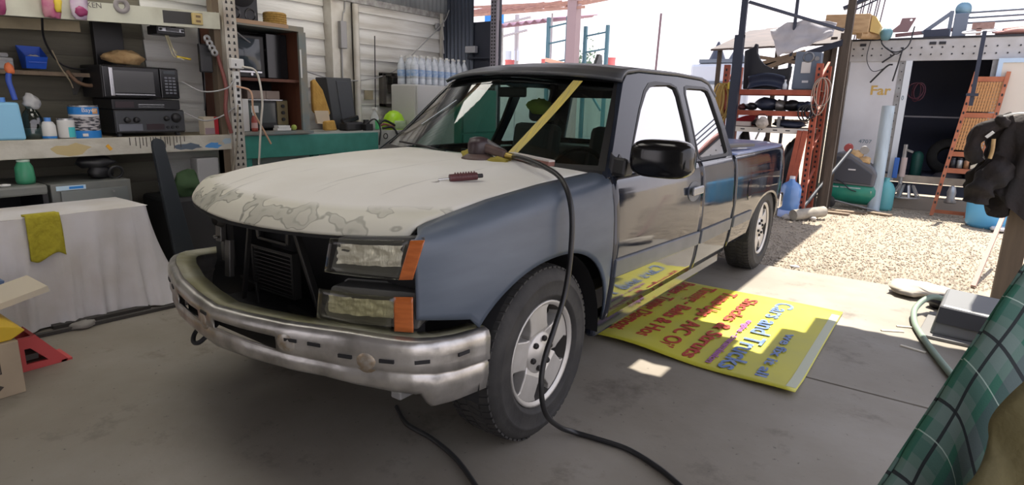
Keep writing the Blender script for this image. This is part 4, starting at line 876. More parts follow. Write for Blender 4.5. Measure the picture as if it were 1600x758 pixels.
one('steel_lantern', B().lathe([(.001, .14), (.07, .14), (.08, .16), (.05, .22), (.06, .30), (.04, .38), (.015, .40)], (2.33, 9.86, 0), n=14), steel, 'grey steel lantern on the ground inside the orange rack', 'lantern')
one('hanging_bar', B().box((2.33, 9.70, 1.55), (2.38, 9.74, 2.55)).box((2.28, 9.68, 1.68), (2.42, 9.70, 1.72)), mat('blue black steel', (.035,.042,.065)), 'dark steel bar hanging down from the trailer roof over the doorway', 'bar')
# right trailer door leaf
dl = thing('door_leaf', (2.85, 10.24, .5), 'cream trailer door leaf with pale blue edge behind the orange rack', 'door')
B().box((2.60, 10.20, .45), (3.5, 10.25, 2.20)).build('leaf', mat('cream door', (.58, .53, .46), .5), dl); B().box((2.585, 10.185, .45), (2.64, 10.255, 2.22)).box((2.64, 10.185, 2.16), (3.5, 10.255, 2.22)).build('edge_trim', mat('pale blue trim', (.42, .55, .70), .4), dl)
# ---- load on the trailer roof
one('timber_beam', B().box((.30, 9.95, 2.62), (.92, 10.25, 2.90), Matrix.Rotation(.03, 3, 'Y')), woodl, 'thick pale squared timber on the trailer roof corner', 'timber', bevel=.01)
one('timber_log', B().cyl((.80, 9.98, 2.585), (1.05, 10.30, 2.60), .06, 14), woodl, 'small round log under the squared timber', 'log')
one('timber_offcut', B().prism([(.93, 2.64), (1.05, 2.60), (1.07, 2.72), (.98, 2.86), (.93, 2.88)], lambda x, z: V((x, 10.05, z)), lambda x, z: V((x, 10.3, z))), mat('ochre wood', (.55, .40, .15), .8), 'ochre broken timber end beside the squared timber', 'timber')
one('timber_support', B().box((.34, 9.95, -.05), (.48, 10.1, 2.60)), woodd, 'dark timber post holding the squared timber', 'post')
for i in range(8):
    x = .60+i*.052+(.02 if i % 2 else 0)
    one('steel_rod', B().cyl((x-.02, 10.6, 2.55), (x+.03, 10.75, 3.35), .011, 6), mat('rod brown', (.14, .11, .12), .6, .3), 'thin upright steel rod behind the squared timber', 'rod', 'upright rods')
one('canopy_truss_end', B().bar((.50, 10.2, 3.02), (1.0, 10.2, 3.22), .10, .05).bar((.58, 10.2, 2.95), (.95, 10.2, 3.12), .02, .02), mat('blue black steel', (.035,.042,.065)), 'dark steel truss end above the squared timber', 'truss', kind=None)
one('brown_plate', B().prism([(1.18, 2.63), (1.42, 2.63), (1.50, 2.83), (1.32, 2.83), (1.30, 2.74)], lambda x, z: V((x, 10.2, z)), lambda x, z: V((x, 10.24, z)), [[(1.44+.018*math.cos(a), 2.80+.018*math.sin(a)) for a in [2*PI*i/8 for i in range(8)]]]), mat('plum steel', (.22, .14, .15), .6, .3), 'plum brown steel plate with holes on the trailer roof edge', 'plate')
one('teal_float', B().lump((1.15, 10.15, 2.60), (.085, .06, .10), 81, rough=.15), mat('teal metal', (.10, .22, .26), .5), 'teal rounded metal part at the trailer roof edge', 'car part')
w1 = thing('hanging_wires', (1.3, 10.15, 2.1), 'bundle of dark wires hanging over the trailer roof edge', 'wire')
for pts, r__ in (([(1.08, 10.18, 2.62), (1.12, 10.15, 2.45), (1.30, 10.12, 2.33), (1.46, 10.14, 2.42), (1.50, 10.18, 2.70)], .011), ([(1.18, 10.14, 2.40), (1.32, 10.12, 2.30), (1.45, 10.13, 2.40)], .009), ([(.95, 10.2, 2.55), (.93, 10.18, 2.25), (1.03, 10.17, 2.06), (1.16, 10.17, 2.08), (1.26, 10.17, 2.15)], .006), ([(1.15, 10.15, 2.18), (1.30, 10.15, 2.30)], .014), ([(1.03, 10.16, 1.88), (1.22, 10.15, 2.12), (1.30, 10.15, 2.15)], .014), ([(1.40, 10.15, 2.40), (1.36, 10.15, 2.1), (1.33, 10.16, 1.9)], .012)):
    B().tube(spline(pts, 6), r__, 6).build('wire', blackp, w1)
cr = thing('winch', (2.0, 10.5, 2.55), 'blue grey winch frame with a round drum on the trailer roof', 'winch')
B().lathe([(.001, -.01), (.10, -.01), (.10, .25), (.08, .25)], (2.06, 10.4, 2.94), 'Y', 20).build('drum', mat('blue drum', (.16, .28, .36), .4, .4), cr)
B().box((1.97, 10.35, 2.55), (2.14, 10.6, 2.88)).build('body', greyb, cr, bevel=.01); B().bar((1.93, 10.4, 2.90), (1.60, 10.4, 2.62), .08, .05).build('strut', greyb, cr); B().bar((1.93, 10.38, 2.92), (1.93, 10.38, 2.55), .05, .05).build('leg', greyb, cr)
B().bar((1.25, 10.4, 2.60), (2.0, 10.4, 2.66), .06, .05).build('boom', mat('plum steel', (.22,.14,.15)), cr)
B().box((1.62, 10.33, 2.56), (1.94, 10.5, 2.66)).build('base', darkb, cr)
for i, z in enumerate((2.90, 2.83, 2.76)):
    one('roof_pipe', B().cyl((2.12, 10.5+.03*i, z), (3.9, 10.5+.03*i, z+.03), .016, 8), greyb, ('top', 'middle', 'bottom')[i]+' long thin pipe of three lying along the trailer roof', 'pipe', 'pipes on the trailer roof')
one('rusty_bracket', B().box((2.20, 10.2, 2.63), (2.46, 10.24, 2.72)).box((2.26, 10.2, 2.55), (2.32, 10.24, 2.64)), mat('rust pink', (.34, .22, .19), .7, col2=(.22, .13, .11), scale=20), 'rusty flat bracket on the trailer roof by the winch', 'bracket')
one('white_cable_loop', B().tube([(2.30+.20*math.cos(2*PI*i/24), 10.18+.05*math.sin(2*PI*i/24), 2.60+.03*math.sin(2*PI*i/24+.6)) for i in range(24)], .012, 6, closed=True), whitep, 'white cable loop at the trailer roof edge', 'cable')
one('pink_sheet', B().lump((2.85, 10.45, 2.60), (.42, .15, .06), 90, rough=.4), mat('dusty pink', (.45, .24, .22), .8, col2=(.35, .18, .16), scale=9), 'dusty pink crumpled sheeting on the right of the trailer roof', 'sheeting')
# ---- blue barrel on the gravel
bl = thing('plastic_barrel', (2.78, 9.1, -.05), 'light blue plastic barrel on the gravel under the hanging jacket', 'barrel')
B().lathe([(.001, -.05), (.24, -.05), (.27, 0), (.285, .18), (.29, .30), (.28, .50), (.26, .60), (.24, .60)], (2.80, 9.15, 0), n=28).build('body', mat('light blue plastic', (.10, .38, .66), .45), bl)
B().lathe([(.001, .02), (.09, .02), (.11, .0), (.10, -.02)], (2.90, 8.78, .0), n=20).build('lid', whitep, bl)
# ---- far side of the yard, seen over the truck roof
teal = mat('scaffold teal', (.06, .15, .20), .5)
peach = mat('peach beam', (.70, .40, .30), .6)
def scaff(x0, x1, zt, y, label):
    t = thing('tall_rack', ((x0+x1)/2, y, 0), label, 'rack frame')
    for x in (x0, x1): B().box((x-.05, y-.05, -.05), (x+.05, y+.05, zt)).build('post', teal, t)
    for z in (zt-.25, zt-.75, zt-1.35): B().bar((x0, y, z-.05), (x1, y, z+.05), .03, .05).build('rung', teal, t)
    B().bar((x0, y, zt-1.7), ((x0+x1)/2+.3, y, zt-2.6), .06).build('diagonal', teal, t)
    B().bar((x0, y-.1, zt-1.30), (x1, y-.1, zt-1.45), .08, .12).build('beam', peach, t)
    return t
scaff(-8.80, -8.08, 4.1, 16, 'left tall teal rack frame standing beyond the truck roof')
scaff(-7.78, -7.0, 3.85, 16.6, 'right teal rack frame beyond the truck roof, next to the timber column')
one('timber_column', B().box((-7.98, 15.75, -.05), (-7.66, 16.05, 4.6)), mat('far column', (.30, .22, .24), .8), 'thick brown column under the far canopy', 'column')
cn = thing('yard_canopy', (-11, 16, 4.2), 'far canopy with brown rafters and scalloped sheet edge', 'canopy')
rus = mat('rust rafters', (.42, .24, .19), .7, col2=(.32, .18, .15), scale=5)
B().bar((-14.5, 15.6, 4.28), (-7.4, 15.8, 4.30), .06, .07).build('edge_beam', rus, cn); B().bar((-13.5, 17.5, 4.9), (-7.2, 15.7, 4.42), .06, .08).build('edge_beam', rus, cn)
B().bar((-11.5, 15.6, 4.9), (-7.2, 15.75, 4.55), .06, .07).build('edge_beam', rus, cn)
for i in range(8): B().bar((-13.4+i*.75, 15.9, 4.36), (-12.9+i*.75, 18.5, 5.0), .06, .10).build('rafter', rus, cn)
B().grid(lambda u, v: V((-15+6.0*u, 16.6+3*v, 4.15-.28*(1-u)+.05*math.sin(u*110)+.5*v)), 120, 2).build('sheet', mat('plum sheet', (.30, .18, .26), .7), cn, solid=.03)
bt_ = thing('water_tank', (-14.3, 20.2, 0), 'bright blue tank on a stand, seen through the gap beside the dark end wall', 'tank')
B().box((-14.62, 20.0, 4.60), (-13.95, 20.5, 5.30)).build('tank', mat('bright blue', (.02, .22, .62), .5), bt_, bevel=.02)
for _x in (-14.6, -14.0):
    for _y in (20.03, 20.45): B().box((_x-.04, _y-.04, -.05), (_x+.04, _y+.04, 4.6)).build('leg', steel, bt_)
up_ = thing('utility_pole', (-16.5, 25, 0), 'pale utility pole with two cross arms beyond the truck roof', 'utility pole')
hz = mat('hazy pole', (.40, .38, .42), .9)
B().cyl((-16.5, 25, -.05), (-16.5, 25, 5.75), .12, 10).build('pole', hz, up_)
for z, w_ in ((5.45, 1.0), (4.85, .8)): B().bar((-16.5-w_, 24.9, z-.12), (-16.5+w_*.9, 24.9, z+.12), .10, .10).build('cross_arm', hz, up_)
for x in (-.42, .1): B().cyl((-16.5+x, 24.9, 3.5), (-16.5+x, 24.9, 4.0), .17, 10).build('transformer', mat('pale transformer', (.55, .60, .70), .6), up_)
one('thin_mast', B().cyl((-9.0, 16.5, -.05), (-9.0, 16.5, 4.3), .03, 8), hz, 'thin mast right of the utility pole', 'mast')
B_ = B().cyl((-10.42, 16.5, -.05), (-10.42, 16.5, 3.75), .025, 8); one('thin_mast', B_, hz, 'thin mast standing close to the utility pole', 'mast')
one('flag_pole', B().cyl((-5.55, 17, -.05), (-5.45, 17, 4.15), .035, 8), mat('brown mast', (.16, .10, .12), .7), 'slim leaning pole alone against the sky over the cab', 'pole')
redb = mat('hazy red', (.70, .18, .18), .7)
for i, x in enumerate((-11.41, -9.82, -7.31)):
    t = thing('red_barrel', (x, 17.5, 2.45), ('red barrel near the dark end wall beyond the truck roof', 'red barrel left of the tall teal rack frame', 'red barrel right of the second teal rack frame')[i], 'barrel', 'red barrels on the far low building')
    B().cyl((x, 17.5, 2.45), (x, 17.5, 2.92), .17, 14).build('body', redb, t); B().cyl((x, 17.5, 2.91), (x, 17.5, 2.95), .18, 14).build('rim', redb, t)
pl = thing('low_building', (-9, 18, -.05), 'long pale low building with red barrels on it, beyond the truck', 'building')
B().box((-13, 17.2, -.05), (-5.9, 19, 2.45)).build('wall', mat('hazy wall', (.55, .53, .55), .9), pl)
sh = thing('shrub', (-7.9, 16.6, 2.4), 'hazy green shrub between the far rack frames', 'shrub')
r_ = random.Random(5); lb = B()
for i in range(260):
    p = V((r_.gauss(-7.95, .30), r_.gauss(17.0, .06), 2.5+abs(r_.gauss(.25, .28)))); d = V((r_.gauss(0, 1), r_.gauss(0, 1), r_.gauss(0, 1))).normalized(); e = d.orthogonal().normalized()
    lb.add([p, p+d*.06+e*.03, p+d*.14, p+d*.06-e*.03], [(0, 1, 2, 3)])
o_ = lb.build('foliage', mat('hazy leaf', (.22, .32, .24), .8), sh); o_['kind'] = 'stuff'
B().cyl((-7.95, 17.0, -.05), (-7.95, 17.0, 2.9), .03, 8).build('stem', woodd, sh)
# ================================================================== LEFT WORKBENCH WALL
stainw = mat('paint stained white board', (.55, .53, .46), .7, col2=(.36, .33, .26), scale=7, amt=.42, stretch=(1, .7, 1.6), bump=.15)
shelfm = mat('cream painted shelf', (.60, .61, .50), .6, col2=(.42, .41, .32), scale=5, amt=.35)
stripm = mat('old yellowed board', (.40, .34, .23), .8, col2=(.26, .22, .15), scale=6)
gblk = mat('gloss black', (.012, .012, .014), .18)
sblk = mat('satin black', (.016, .016, .018), .45)
# --- bench with white front board
WB = thing('workbench', (-3.0, -.2, 0), 'long workbench with a paint splashed white front board', 'workbench')
B().box((-3.26, -3.0, 1.06), (-2.70, 1.70, 1.10)).build('worktop', stripm, WB)
fbd = B().box((-2.72, -3.0, .982), (-2.69, 1.70, 1.105)).build('front_board', stainw, WB, bevel=.004)
def splash(y, z, sy, sz, m, seed, par):
    r = random.Random(seed); n = 14; P = [(y+sy*math.cos(2*PI*i/n)*r.uniform(.6, 1.1), min(1.103, max(.985, z+sz*math.sin(2*PI*i/n)*r.uniform(.6, 1.1)))) for i in range(n)]
    return B().prism(P, lambda a, c: V((-2.6893, a, c)), lambda a, c: V((-2.6905, a, c))).build('paint_splash', m, par)
splash(.50, 1.03, .14, .05, mat('ochre stain', (.50, .40, .20), .7), 1, fbd); splash(1.50, 1.02, .07, .03, mat('blue paint', (.08, .28, .62), .6), 2, fbd)
splash(1.30, 1.02, .12, .03, mat('slate paint', (.10, .13, .17), .6), 3, fbd); splash(1.62, 1.05, .05, .03, mat('pale blue paint', (.34, .44, .52), .6), 5, fbd)
for i in range(16):
    y = .88+.026*i+rnd.uniform(-.01, .01); zz = rnd.uniform(1.0, 1.07)
    B().box((-2.6895, y, zz), (-2.6885, y+.006, 1.104)).build('paint_drip', mat('dark drip', (.07, .06, .05), .6), fbd)
B().bar((-2.688, .72, 1.055), (-2.688, .745, 1.02), .022, .004, (1, 0, 0)).build('paint_splash', mat('orange paint', (.70, .36, .03), .6), fbd)
for y in (-2.5, -.8, 1.6): B().box((-2.80, y, 0), (-2.73, y+.07, 1.06)).build('leg', woodm, WB)
# --- upper shelf
def sz(y): return 1.868+.046*(y-0)     # underside of the shelf front
US = thing('wall_shelf', (-3.0, -.2, 1.9), 'cream painted upper wall shelf with a name written on it', 'shelf')
def skew(y0, y1, x0, x1, d0, d1): return B().add([(x, y, sz(y)+d) for x in (x0, x1) for y in (y0, y1) for d in (d0, d1)], [(0,1,3,2),(4,6,7,5),(0,4,5,1),(2,3,7,6),(0,2,6,4),(1,5,7,3)])
usf = skew(-2.5, 1.64, -2.72, -2.69, 0, .125).build('front_board', shelfm, US)
skew(-2.5, 1.64, -3.24, -2.72, .09, .125).build('shelf_board', shelfm, US); skew(-2.5, .78, -3.10, -3.06, -.055, .02).build('rear_strip', stripm, US)
skew(1.20, 1.50, -2.691, -2.6885, .02, .11).build('soot_stain', mat('soot', (.06, .06, .06), .8), usf)
text('KEN', .050, frame((-2.6885, .70, sz(.75)+.085), (0, 1, .046), (0, 0, 1)), mat('pen grey', (.15, .14, .13), .7), US, sx=1.0)
# --- bags, roll and sundries hanging on the shelf front
def bag(y, label, c1, c2, seed, w_=.055):
    t = thing('plastic_bag', (-2.67, y, sz(y)+.02), label, 'bag', 'bags on the upper shelf edge')
    B().lump((-2.66, y, sz(y)+.09), (.03, w_, .10), seed, rough=.4).build('bag', mat('bag '+str(seed), c1, .5, col2=c2, scale=14), t)
    return t
b1 = bag(.485, 'pink and yellow plastic bag hung on the upper shelf edge', (.50, .09, .24), (.62, .30, .34), 101)
B().lump((-2.635, .515, sz(.5)+.09), (.02, .024, .06), 102).build('yellow_wad', mat('yellow plastic', (.72, .55, .05)), b1)
b2 = bag(.645, 'mauve and white plastic bag hung on the upper shelf edge', (.50, .36, .52), (.62, .56, .62), 103, .05); B().lump((-2.635, .645, sz(.6)+.05), (.02, .036, .035), 104).build('wine_wad', mat('wine plastic', (.28, .03, .12), .5), b2)
bag(.215, 'wine coloured bag at the picture edge on the upper shelf', (.28, .03, .12), (.4, .1, .2), 105, .03)
one('abrasive_disc', B().lathe([(.022, 0), (.052, 0), (.054, .006), (.052, .014), (.024, .014), (.022, 0)], (-2.689, .92, sz(.92)+.115), 'X', 24), mat('grey abrasive', (.30, .28, .28), .85), 'grey abrasive disc hung on the upper shelf front', 'disc')
ob = thing('outlet_box', (-2.68, 1.45, 1.95), 'yellowed outlet box screwed to the upper shelf end', 'outlet box')
B().box((-2.69, 1.41, 1.955), (-2.655, 1.485, 2.04)).build('box', mat('yellowed plastic', (.55, .43, .18), .5), ob, bevel=.006)
for z in (1.98, 2.015): B().box((-2.656, 1.43, z-.008), (-2.652, 1.465, z+.008)).build('socket', mat('brown socket', (.20, .13, .06), .5), ob)
cs = thing('car_stereo', (-2.85, 1.32, 1.88), 'silver and black car stereo fixed under the upper shelf', 'car stereo')
B().box((-3.0, 1.215, 1.872), (-2.84, 1.43, 1.935)).build('case', sblk, cs, bevel=.005); B().box((-2.98, 1.23, 1.93), (-2.96, 1.26, 2.022)).build('bracket', steel, cs); B().box((-2.98, 1.39, 1.93), (-2.96, 1.42, 2.025)).build('bracket', steel, cs); B().box((-2.842, 1.225, 1.895), (-2.832, 1.42, 1.928)).build('face', mat('stereo chrome', (.35, .36, .38), .25, .7), cs, bevel=.003)
B().box((-2.833, 1.28, 1.90), (-2.829, 1.38, 1.922)).build('display', gblk, cs)
for y in (1.24, 1.405): B().cyl((-2.833, y, 1.91), (-2.822, y, 1.91), .009, 10).build('knob', sblk, cs)
for i, pts in enumerate(([(-2.9, 1.30, 1.88), (-2.87, 1.31, 1.80), (-2.86, 1.33, 1.72), (-2.84, 1.37, 1.70)], [(-2.9, 1.32, 1.88), (-2.86, 1.33, 1.78), (-2.85, 1.35, 1.72), (-2.83, 1.40, 1.69)], [(-2.9, 1.31, 1.88), (-2.88, 1.33, 1.79), (-2.86, 1.36, 1.74)])):
    B().tube(spline(pts, 5), .005, 5).build('wire', mat('ivory wire', (.60, .55, .38), .5), cs)
B().tube([(-2.85, 1.35, 1.715), (-2.83, 1.45, 1.70)], .009, 6).build('yellow_plug', mat('yellow plastic', (.72,.55,.05)), cs)
# --- things above and on the bench
one('flat_board', B().box((-3.26, .915, 1.60), (-3.20, 1.12, 1.955)), sblk, 'black flat panel leaning on the wall behind the microwave', 'panel', bevel=.004)
gl = one('paper_bag', B().lump((-2.98, 1.03, 1.685), (.10, .135, .055), 111, 18, 10, rough=.5), tan, 'crumpled tan paper bag lying on top of the microwave', 'bag')
MW = thing('microwave', (-3.0, 1.08, 1.38), 'black microwave oven stacked on a disc player', 'microwave')
B().box((-3.22, .80, 1.385), (-2.86, 1.345, 1.622)).build('case', sblk, MW, bevel=.008)
md = B().box((-2.862, .805, 1.39), (-2.842, 1.20, 1.615)).build('door', gblk, MW, bevel=.006)
B().box((-2.843, .875, 1.425), (-2.838, 1.155, 1.585)).build('window', mat('microwave window', (.10, .10, .105), .15), md)
B().box((-2.842, .845, 1.40), (-2.832, .872, 1.605)).build('handle', mat('silver trim', (.5, .5, .52), .25, .8), md, bevel=.004); B().box((-2.843, .875, 1.408), (-2.838, 1.155, 1.418)).build('trim_strip', MATS['silver trim'], md)
mp_ = B().box((-2.862, 1.205, 1.39), (-2.842, 1.343, 1.615)).build('control_panel', gblk, MW, bevel=.006)
B().box((-2.843, 1.23, 1.575), (-2.839, 1.32, 1.60)).build('display', mat('lcd', (.04, .05, .06), .2), mp_)
for i in range(3):
    for j in range(6): B().box((-2.843, 1.235+i*.030, 1.425+j*.023), (-2.839, 1.257+i*.030, 1.438+j*.023)).build('button', mat('button grey', (.16, .17, .2), .4), mp_)
DV = thing('disc_player', (-3.0, 1.1, 1.3), 'slim black disc player between microwave and receiver', 'disc player')
B().box((-3.20, .85, 1.302), (-2.86, 1.345, 1.378)).build('case', sblk, DV, bevel=.005); B().box((-2.862, 1.03, 1.335), (-2.855, 1.22, 1.343)).build('tray_slot', MATS['silver trim'], DV); B().box((-2.862, 1.03, 1.320), (-2.855, 1.22, 1.325)).build('tray_slot', MATS['silver trim'], DV)
B().box((-2.862, .87, 1.315), (-2.856, 1.0, 1.36)).build('display', mat('plum display', (.045, .03, .035), .3), DV)
AM = thing('stereo_receiver', (-3.0, 1.1, 1.105), 'charcoal stereo receiver with round knobs on the bench', 'receiver')
B().box((-3.22, .845, 1.125), (-2.835, 1.355, 1.30)).build('case', sblk, AM, bevel=.006)
af = B().box((-2.837, .85, 1.135), (-2.822, 1.352, 1.292)).build('face', mat('charcoal face', (.075, .078, .085), .4, .4), AM, bevel=.004)
for y, z, r in ((.925, 1.225, .020), (.99, 1.225, .020), (1.21, 1.235, .018), (1.285, 1.240, .034)): B().lathe([(.001, .026), (r*.9, .026), (r, .02), (r*1.15, 0)], (-2.822, y, z), 'X', 16).build('knob', sblk, af)
for y in (1.215, 1.252, 1.288): B().cyl((-2.822, y, 1.168), (-2.812, y, 1.168), .011, 10).build('small_knob', sblk, af)
B().box((-2.823, 1.06, 1.15), (-2.819, 1.19, 1.195)).build('display', mat('plum display', (.045,.03,.035)), af); B().box((-2.823, .865, 1.145), (-2.819, 1.03, 1.195)).build('lower_panel', MATS['button grey'], af)
for y in (.88, 1.31): B().cyl((-2.87, y, 1.10), (-2.87, y, 1.126), .02, 12).build('foot', sblk, AM)
# paint can with a blue and white label
def can(name, x, y, r, z0, h, bands, label, cat, rim=True):
    t = thing(name, (x, y, z0), label, cat)
    B().lathe([(.001, z0), (r, z0), (r, z0+h), (r*.9, z0+h)], (x, y, 0), n=28).build('body', mat('can tin', (.5, .5, .52), .3, .8), t)
    for i, (a, b_, m) in enumerate(bands): B().lathe([(r+.0008+.0002*i, z0+h*a), (r+.0008+.0002*i, z0+h*b_)], (x, y, 0), n=28).build('label_band', m, t)
    if rim: B().lathe([(r*.86, z0+h), (r*.97, z0+h+.006), (r*1.02, z0+h), (r, z0+h-.004)], (x, y, 0), n=28).build('rim', MATS['silver trim'], t)
    return t
blue = mat('label blue', (.02, .22, .62), .4); white = mat('label white', (.70, .70, .68), .5)
pc = can('paint_can', -2.86, .66, .092, 1.10, .225, ((0, .24, blue), (.24, .68, mat('chrome scribble', (.45, .43, .44), .4, col2=(.03, .03, .04), scale=22, amt=.5, stretch=(1, 1, 4), sharp=.05)), (.68, .74, white), (.74, .97, blue)), 'tall paint can with a blue and white label on the bench', 'paint can')
text('Bayer', .042, frame((-2.766, .615, 1.285), (0, 1, 0), (0, 0, 1)), white, pc); B().box((-2.7655, .605, 1.115), (-2.764, .64, 1.135)).build('label_band', white, pc)
B().lathe([(.0938, 1.272), (.0938, 1.31)], (-2.86, .66, 0), n=8, a0=.25, a1=.75).build('label_band', mat('label orange', (.7, .35, .12), .5), pc)
sc = can('small_can', -2.84, .535, .052, 1.10, .135, ((.05, .6, white), (.6, .95, white)), 'small white and turquoise can beside the big paint can', 'can')
B().lathe([(.0535, 1.11), (.0535, 1.18)], (-2.84, .535, 0), n=10, a0=-.1, a1=.9).build('label_band', mat('turquoise', (.08, .55, .58), .4), sc)
wb = thing('white_bottle', (-2.84, .43, 1.10), 'small white bottle with a blue cap on the bench', 'bottle')
B().lathe([(.001, 1.10), (.042, 1.10), (.044, 1.13), (.043, 1.19), (.03, 1.215), (.018, 1.22)], (-2.84, .43, 0), n=20).build('body', white, wb); B().cyl((-2.84, .43, 1.218), (-2.84, .43, 1.245), .02, 14).build('cap', mat('cap blue', (.10, .28, .70), .4), wb); B().lathe([(.0446, 1.105), (.0446, 1.12)], (-2.84, .43, 0), n=20).build('label_band', blue, wb)
gj = thing('glass_jar', (-2.88, .355, 1.10), 'big hazy glass jar wrapped at the neck with clear film', 'jar')
B().lathe([(.001, 1.10), (.058, 1.10), (.062, 1.14), (.060, 1.24), (.045, 1.28), (.028, 1.30), (.028, 1.33)], (-2.88, .355, 0), n=20).build('body', glass('jar glass', (.62, .72, .72), .05, .8, 1.4, .05), gj); B().lump((-2.88, .365, 1.345), (.04, .045, .05), 121, rough=.5).build('film', mat('clear film', (.50, .50, .50), .3), gj)
B().lathe([(.001, 1.104), (.054, 1.104), (.056, 1.17), (.001, 1.172)], (-2.88, .355, 0), n=16).build('contents', mat('grey water', (.14, .18, .18), .3), gj)
ju = thing('blue_jug', (-2.84, .2, 1.10), 'pale blue square jug at the left end of the bench', 'jug')
B().add([(x, y, z) for x, y, z in ((-2.92, .12, 1.10), (-2.78, .12, 1.10), (-2.78, .285, 1.10), (-2.92, .285, 1.10), (-2.92, .13, 1.345), (-2.79, .13, 1.345), (-2.79, .272, 1.345), (-2.92, .272, 1.345))], [(3,2,1,0),(4,5,6,7),(0,1,5,4),(1,2,6,5),(2,3,7,6),(3,0,4,7)]).build('body', mat('pale blue jug', (.25, .55, .78), .4), ju, bevel=.015); B().cyl((-2.85, .19, 1.345), (-2.85, .19, 1.375), .028, 14).build('cap', mat('cap blue', (.1,.28,.7)), ju)
br = thing('paint_brush', (-2.86, .265, 1.35), 'blue handled brush with an orange tip standing by the jug', 'brush')
B().tube(spline([(-2.84, .268, 1.36), (-2.85, .262, 1.42), (-2.86, .255, 1.48), (-2.86, .262, 1.53)], 5), [.016]*10+[.017]*6, 10).build('handle', mat('brush blue', (.04, .10, .48), .4), br); B().lump((-2.86, .268, 1.56), (.018, .024, .038), 122).build('tip', mat('orange tip', (.72, .18, .06), .5), br)
bb_ = thing('blue_bin', (-3.13, .48, 1.57), 'blue open parts bin on the narrow wall ledge', 'bin')
B().add([(-3.18, .43, 1.575), (-3.09, .43, 1.575), (-3.09, .545, 1.575), (-3.18, .545, 1.575), (-3.20, .415, 1.73), (-3.06, .425, 1.655), (-3.06, .555, 1.655), (-3.20, .56, 1.73)], [(3,2,1,0),(0,1,5,4),(1,2,6,5),(2,3,7,6),(3,0,4,7)]).build('bin', mat('bin blue', (.02, .10, .58), .4), bb_, solid=.006)
B().lump((-3.13, .49, 1.655), (.03, .04, .015), 123).build('contents', white, bb_); B().box((-3.06, .437, 1.615), (-3.054, .54, 1.622)).build('rib', MATS['bin blue'], bb_)
WL = thing('wall_ledge', (-3.2, -.2, 1.5), 'narrow board ledge on the wall above the bench', 'shelf')
B().box((-3.27, -2.5, 1.53), (-3.05, .90, 1.558)).build('board', woodm, WL)
for y in (-.5, .75): B().prism([(-3.27, 1.40), (-3.25, 1.40), (-3.08, 1.53), (-3.27, 1.53)], lambda a, c: V((a, y, c)), lambda a, c: V((a, y+.02, c))).build('bracket', steel, WL)
one('folded_cloths', B().box((-3.22, .12, 1.56), (-3.08, .36, 1.64)).box((-3.21, .14, 1.642), (-3.09, .34, 1.67)), mat('grey white cloth', (.45, .45, .46), .9, col2=(.33, .33, .34), scale=20, stretch=(1, 1, 6)), 'folded pale cloths on the wall ledge beside the blue bin', 'cloth', bevel=.01)
one('leather_strap', B().tube(spline([(-3.06, .66, 1.57), (-3.03, .70, 1.50), (-3.03, .77, 1.47), (-3.04, .84, 1.49), (-3.06, .82, 1.56)], 6), .014, 7), mat('brown leather', (.17, .10, .06), .7), 'brown strap looped over the wall ledge', 'strap')
one('hanging_cable', B().tube(spline([(-2.70, .44, 1.90), (-2.90, .50, 1.76), (-3.0, .60, 1.62), (-3.05, .75, 1.585), (-3.10, .90, 1.63), (-3.15, .95, 1.68)], 7), .007, 6), sblk, 'black cable drooping from the pink bag to the wall', 'cable')
one('string', B().tube(spline([(-2.95, .55, 1.70), (-3.0, .60, 1.60), (-3.03, .66, 1.50), (-3.05, .68, 1.45)], 5), .005, 5), mat('beige cord', (.35, .29, .2), .7), 'thin beige cord hanging below the black cable', 'cord')
sb = thing('small_carton', (-2.8, 1.53, 1.105), 'small red and cream carton at the end of the white bench', 'carton')
B().box((-2.83, 1.465, 1.105), (-2.74, 1.585, 1.25)).build('carton', mat('cream carton', (.50, .44, .34), .7), sb, bevel=.004); B().box((-2.742, 1.55, 1.108), (-2.737, 1.584, 1.25)).build('red_band', mat('bright red', (.42,.02,.03)), sb); B().box((-2.742, 1.47, 1.108), (-2.738, 1.55, 1.16)).build('print', mat('mauve print', (.30, .22, .24), .7), sb)
# --- perforated rack post with a power strip
RP = thing('shelf_post', (-2.68, 1.72, 0), 'dirty white perforated steel post at the end of the bench', 'post')
pw = mat('post white', (.55, .53, .47), .5, .2, col2=(.30, .24, .18), scale=6, amt=.45)
B().box((-2.72, 1.655, 0), (-2.66, 1.665, 2.6)).build('web', pw, RP); fl_ = B().box((-2.665, 1.655, 0), (-2.655, 1.76, 2.6)).build('face', pw, RP)
B().box((-2.80, 1.60, 0), (-2.72, 1.665, 2.6)).build('channel', mat('brown steel', (.17, .13, .09), .6, .2), RP)
for k in range(34):
    z = .70+k*.052
    for y in (1.685, 1.73): B().prism([(y-.011, z-.012), (y+.011, z-.012), (y+.006, z+.012), (y-.006, z+.012)], lambda a, c: V((-2.6545, a, c)), lambda a, c: V((-2.656, a, c))).build('slot', sblk, fl_)
ps = thing('power_strip', (-2.64, 1.71, 1.3), 'white power strip on the perforated post', 'power strip')
B().box((-2.655, 1.685, 1.28), (-2.62, 1.735, 1.62)).build('body', white, ps, bevel=.006)
for k in range(6): B().box((-2.621, 1.70, 1.31+k*.05), (-2.618, 1.722, 1.335+k*.05)).build('socket', sblk, ps)
ad = B().box((-2.65, 1.66, 1.64), (-2.60, 1.77, 1.72)).build('adapter', white, ps, bevel=.008); B().box((-2.601, 1.69, 1.66), (-2.598, 1.70, 1.68)).build('socket', sblk, ps)
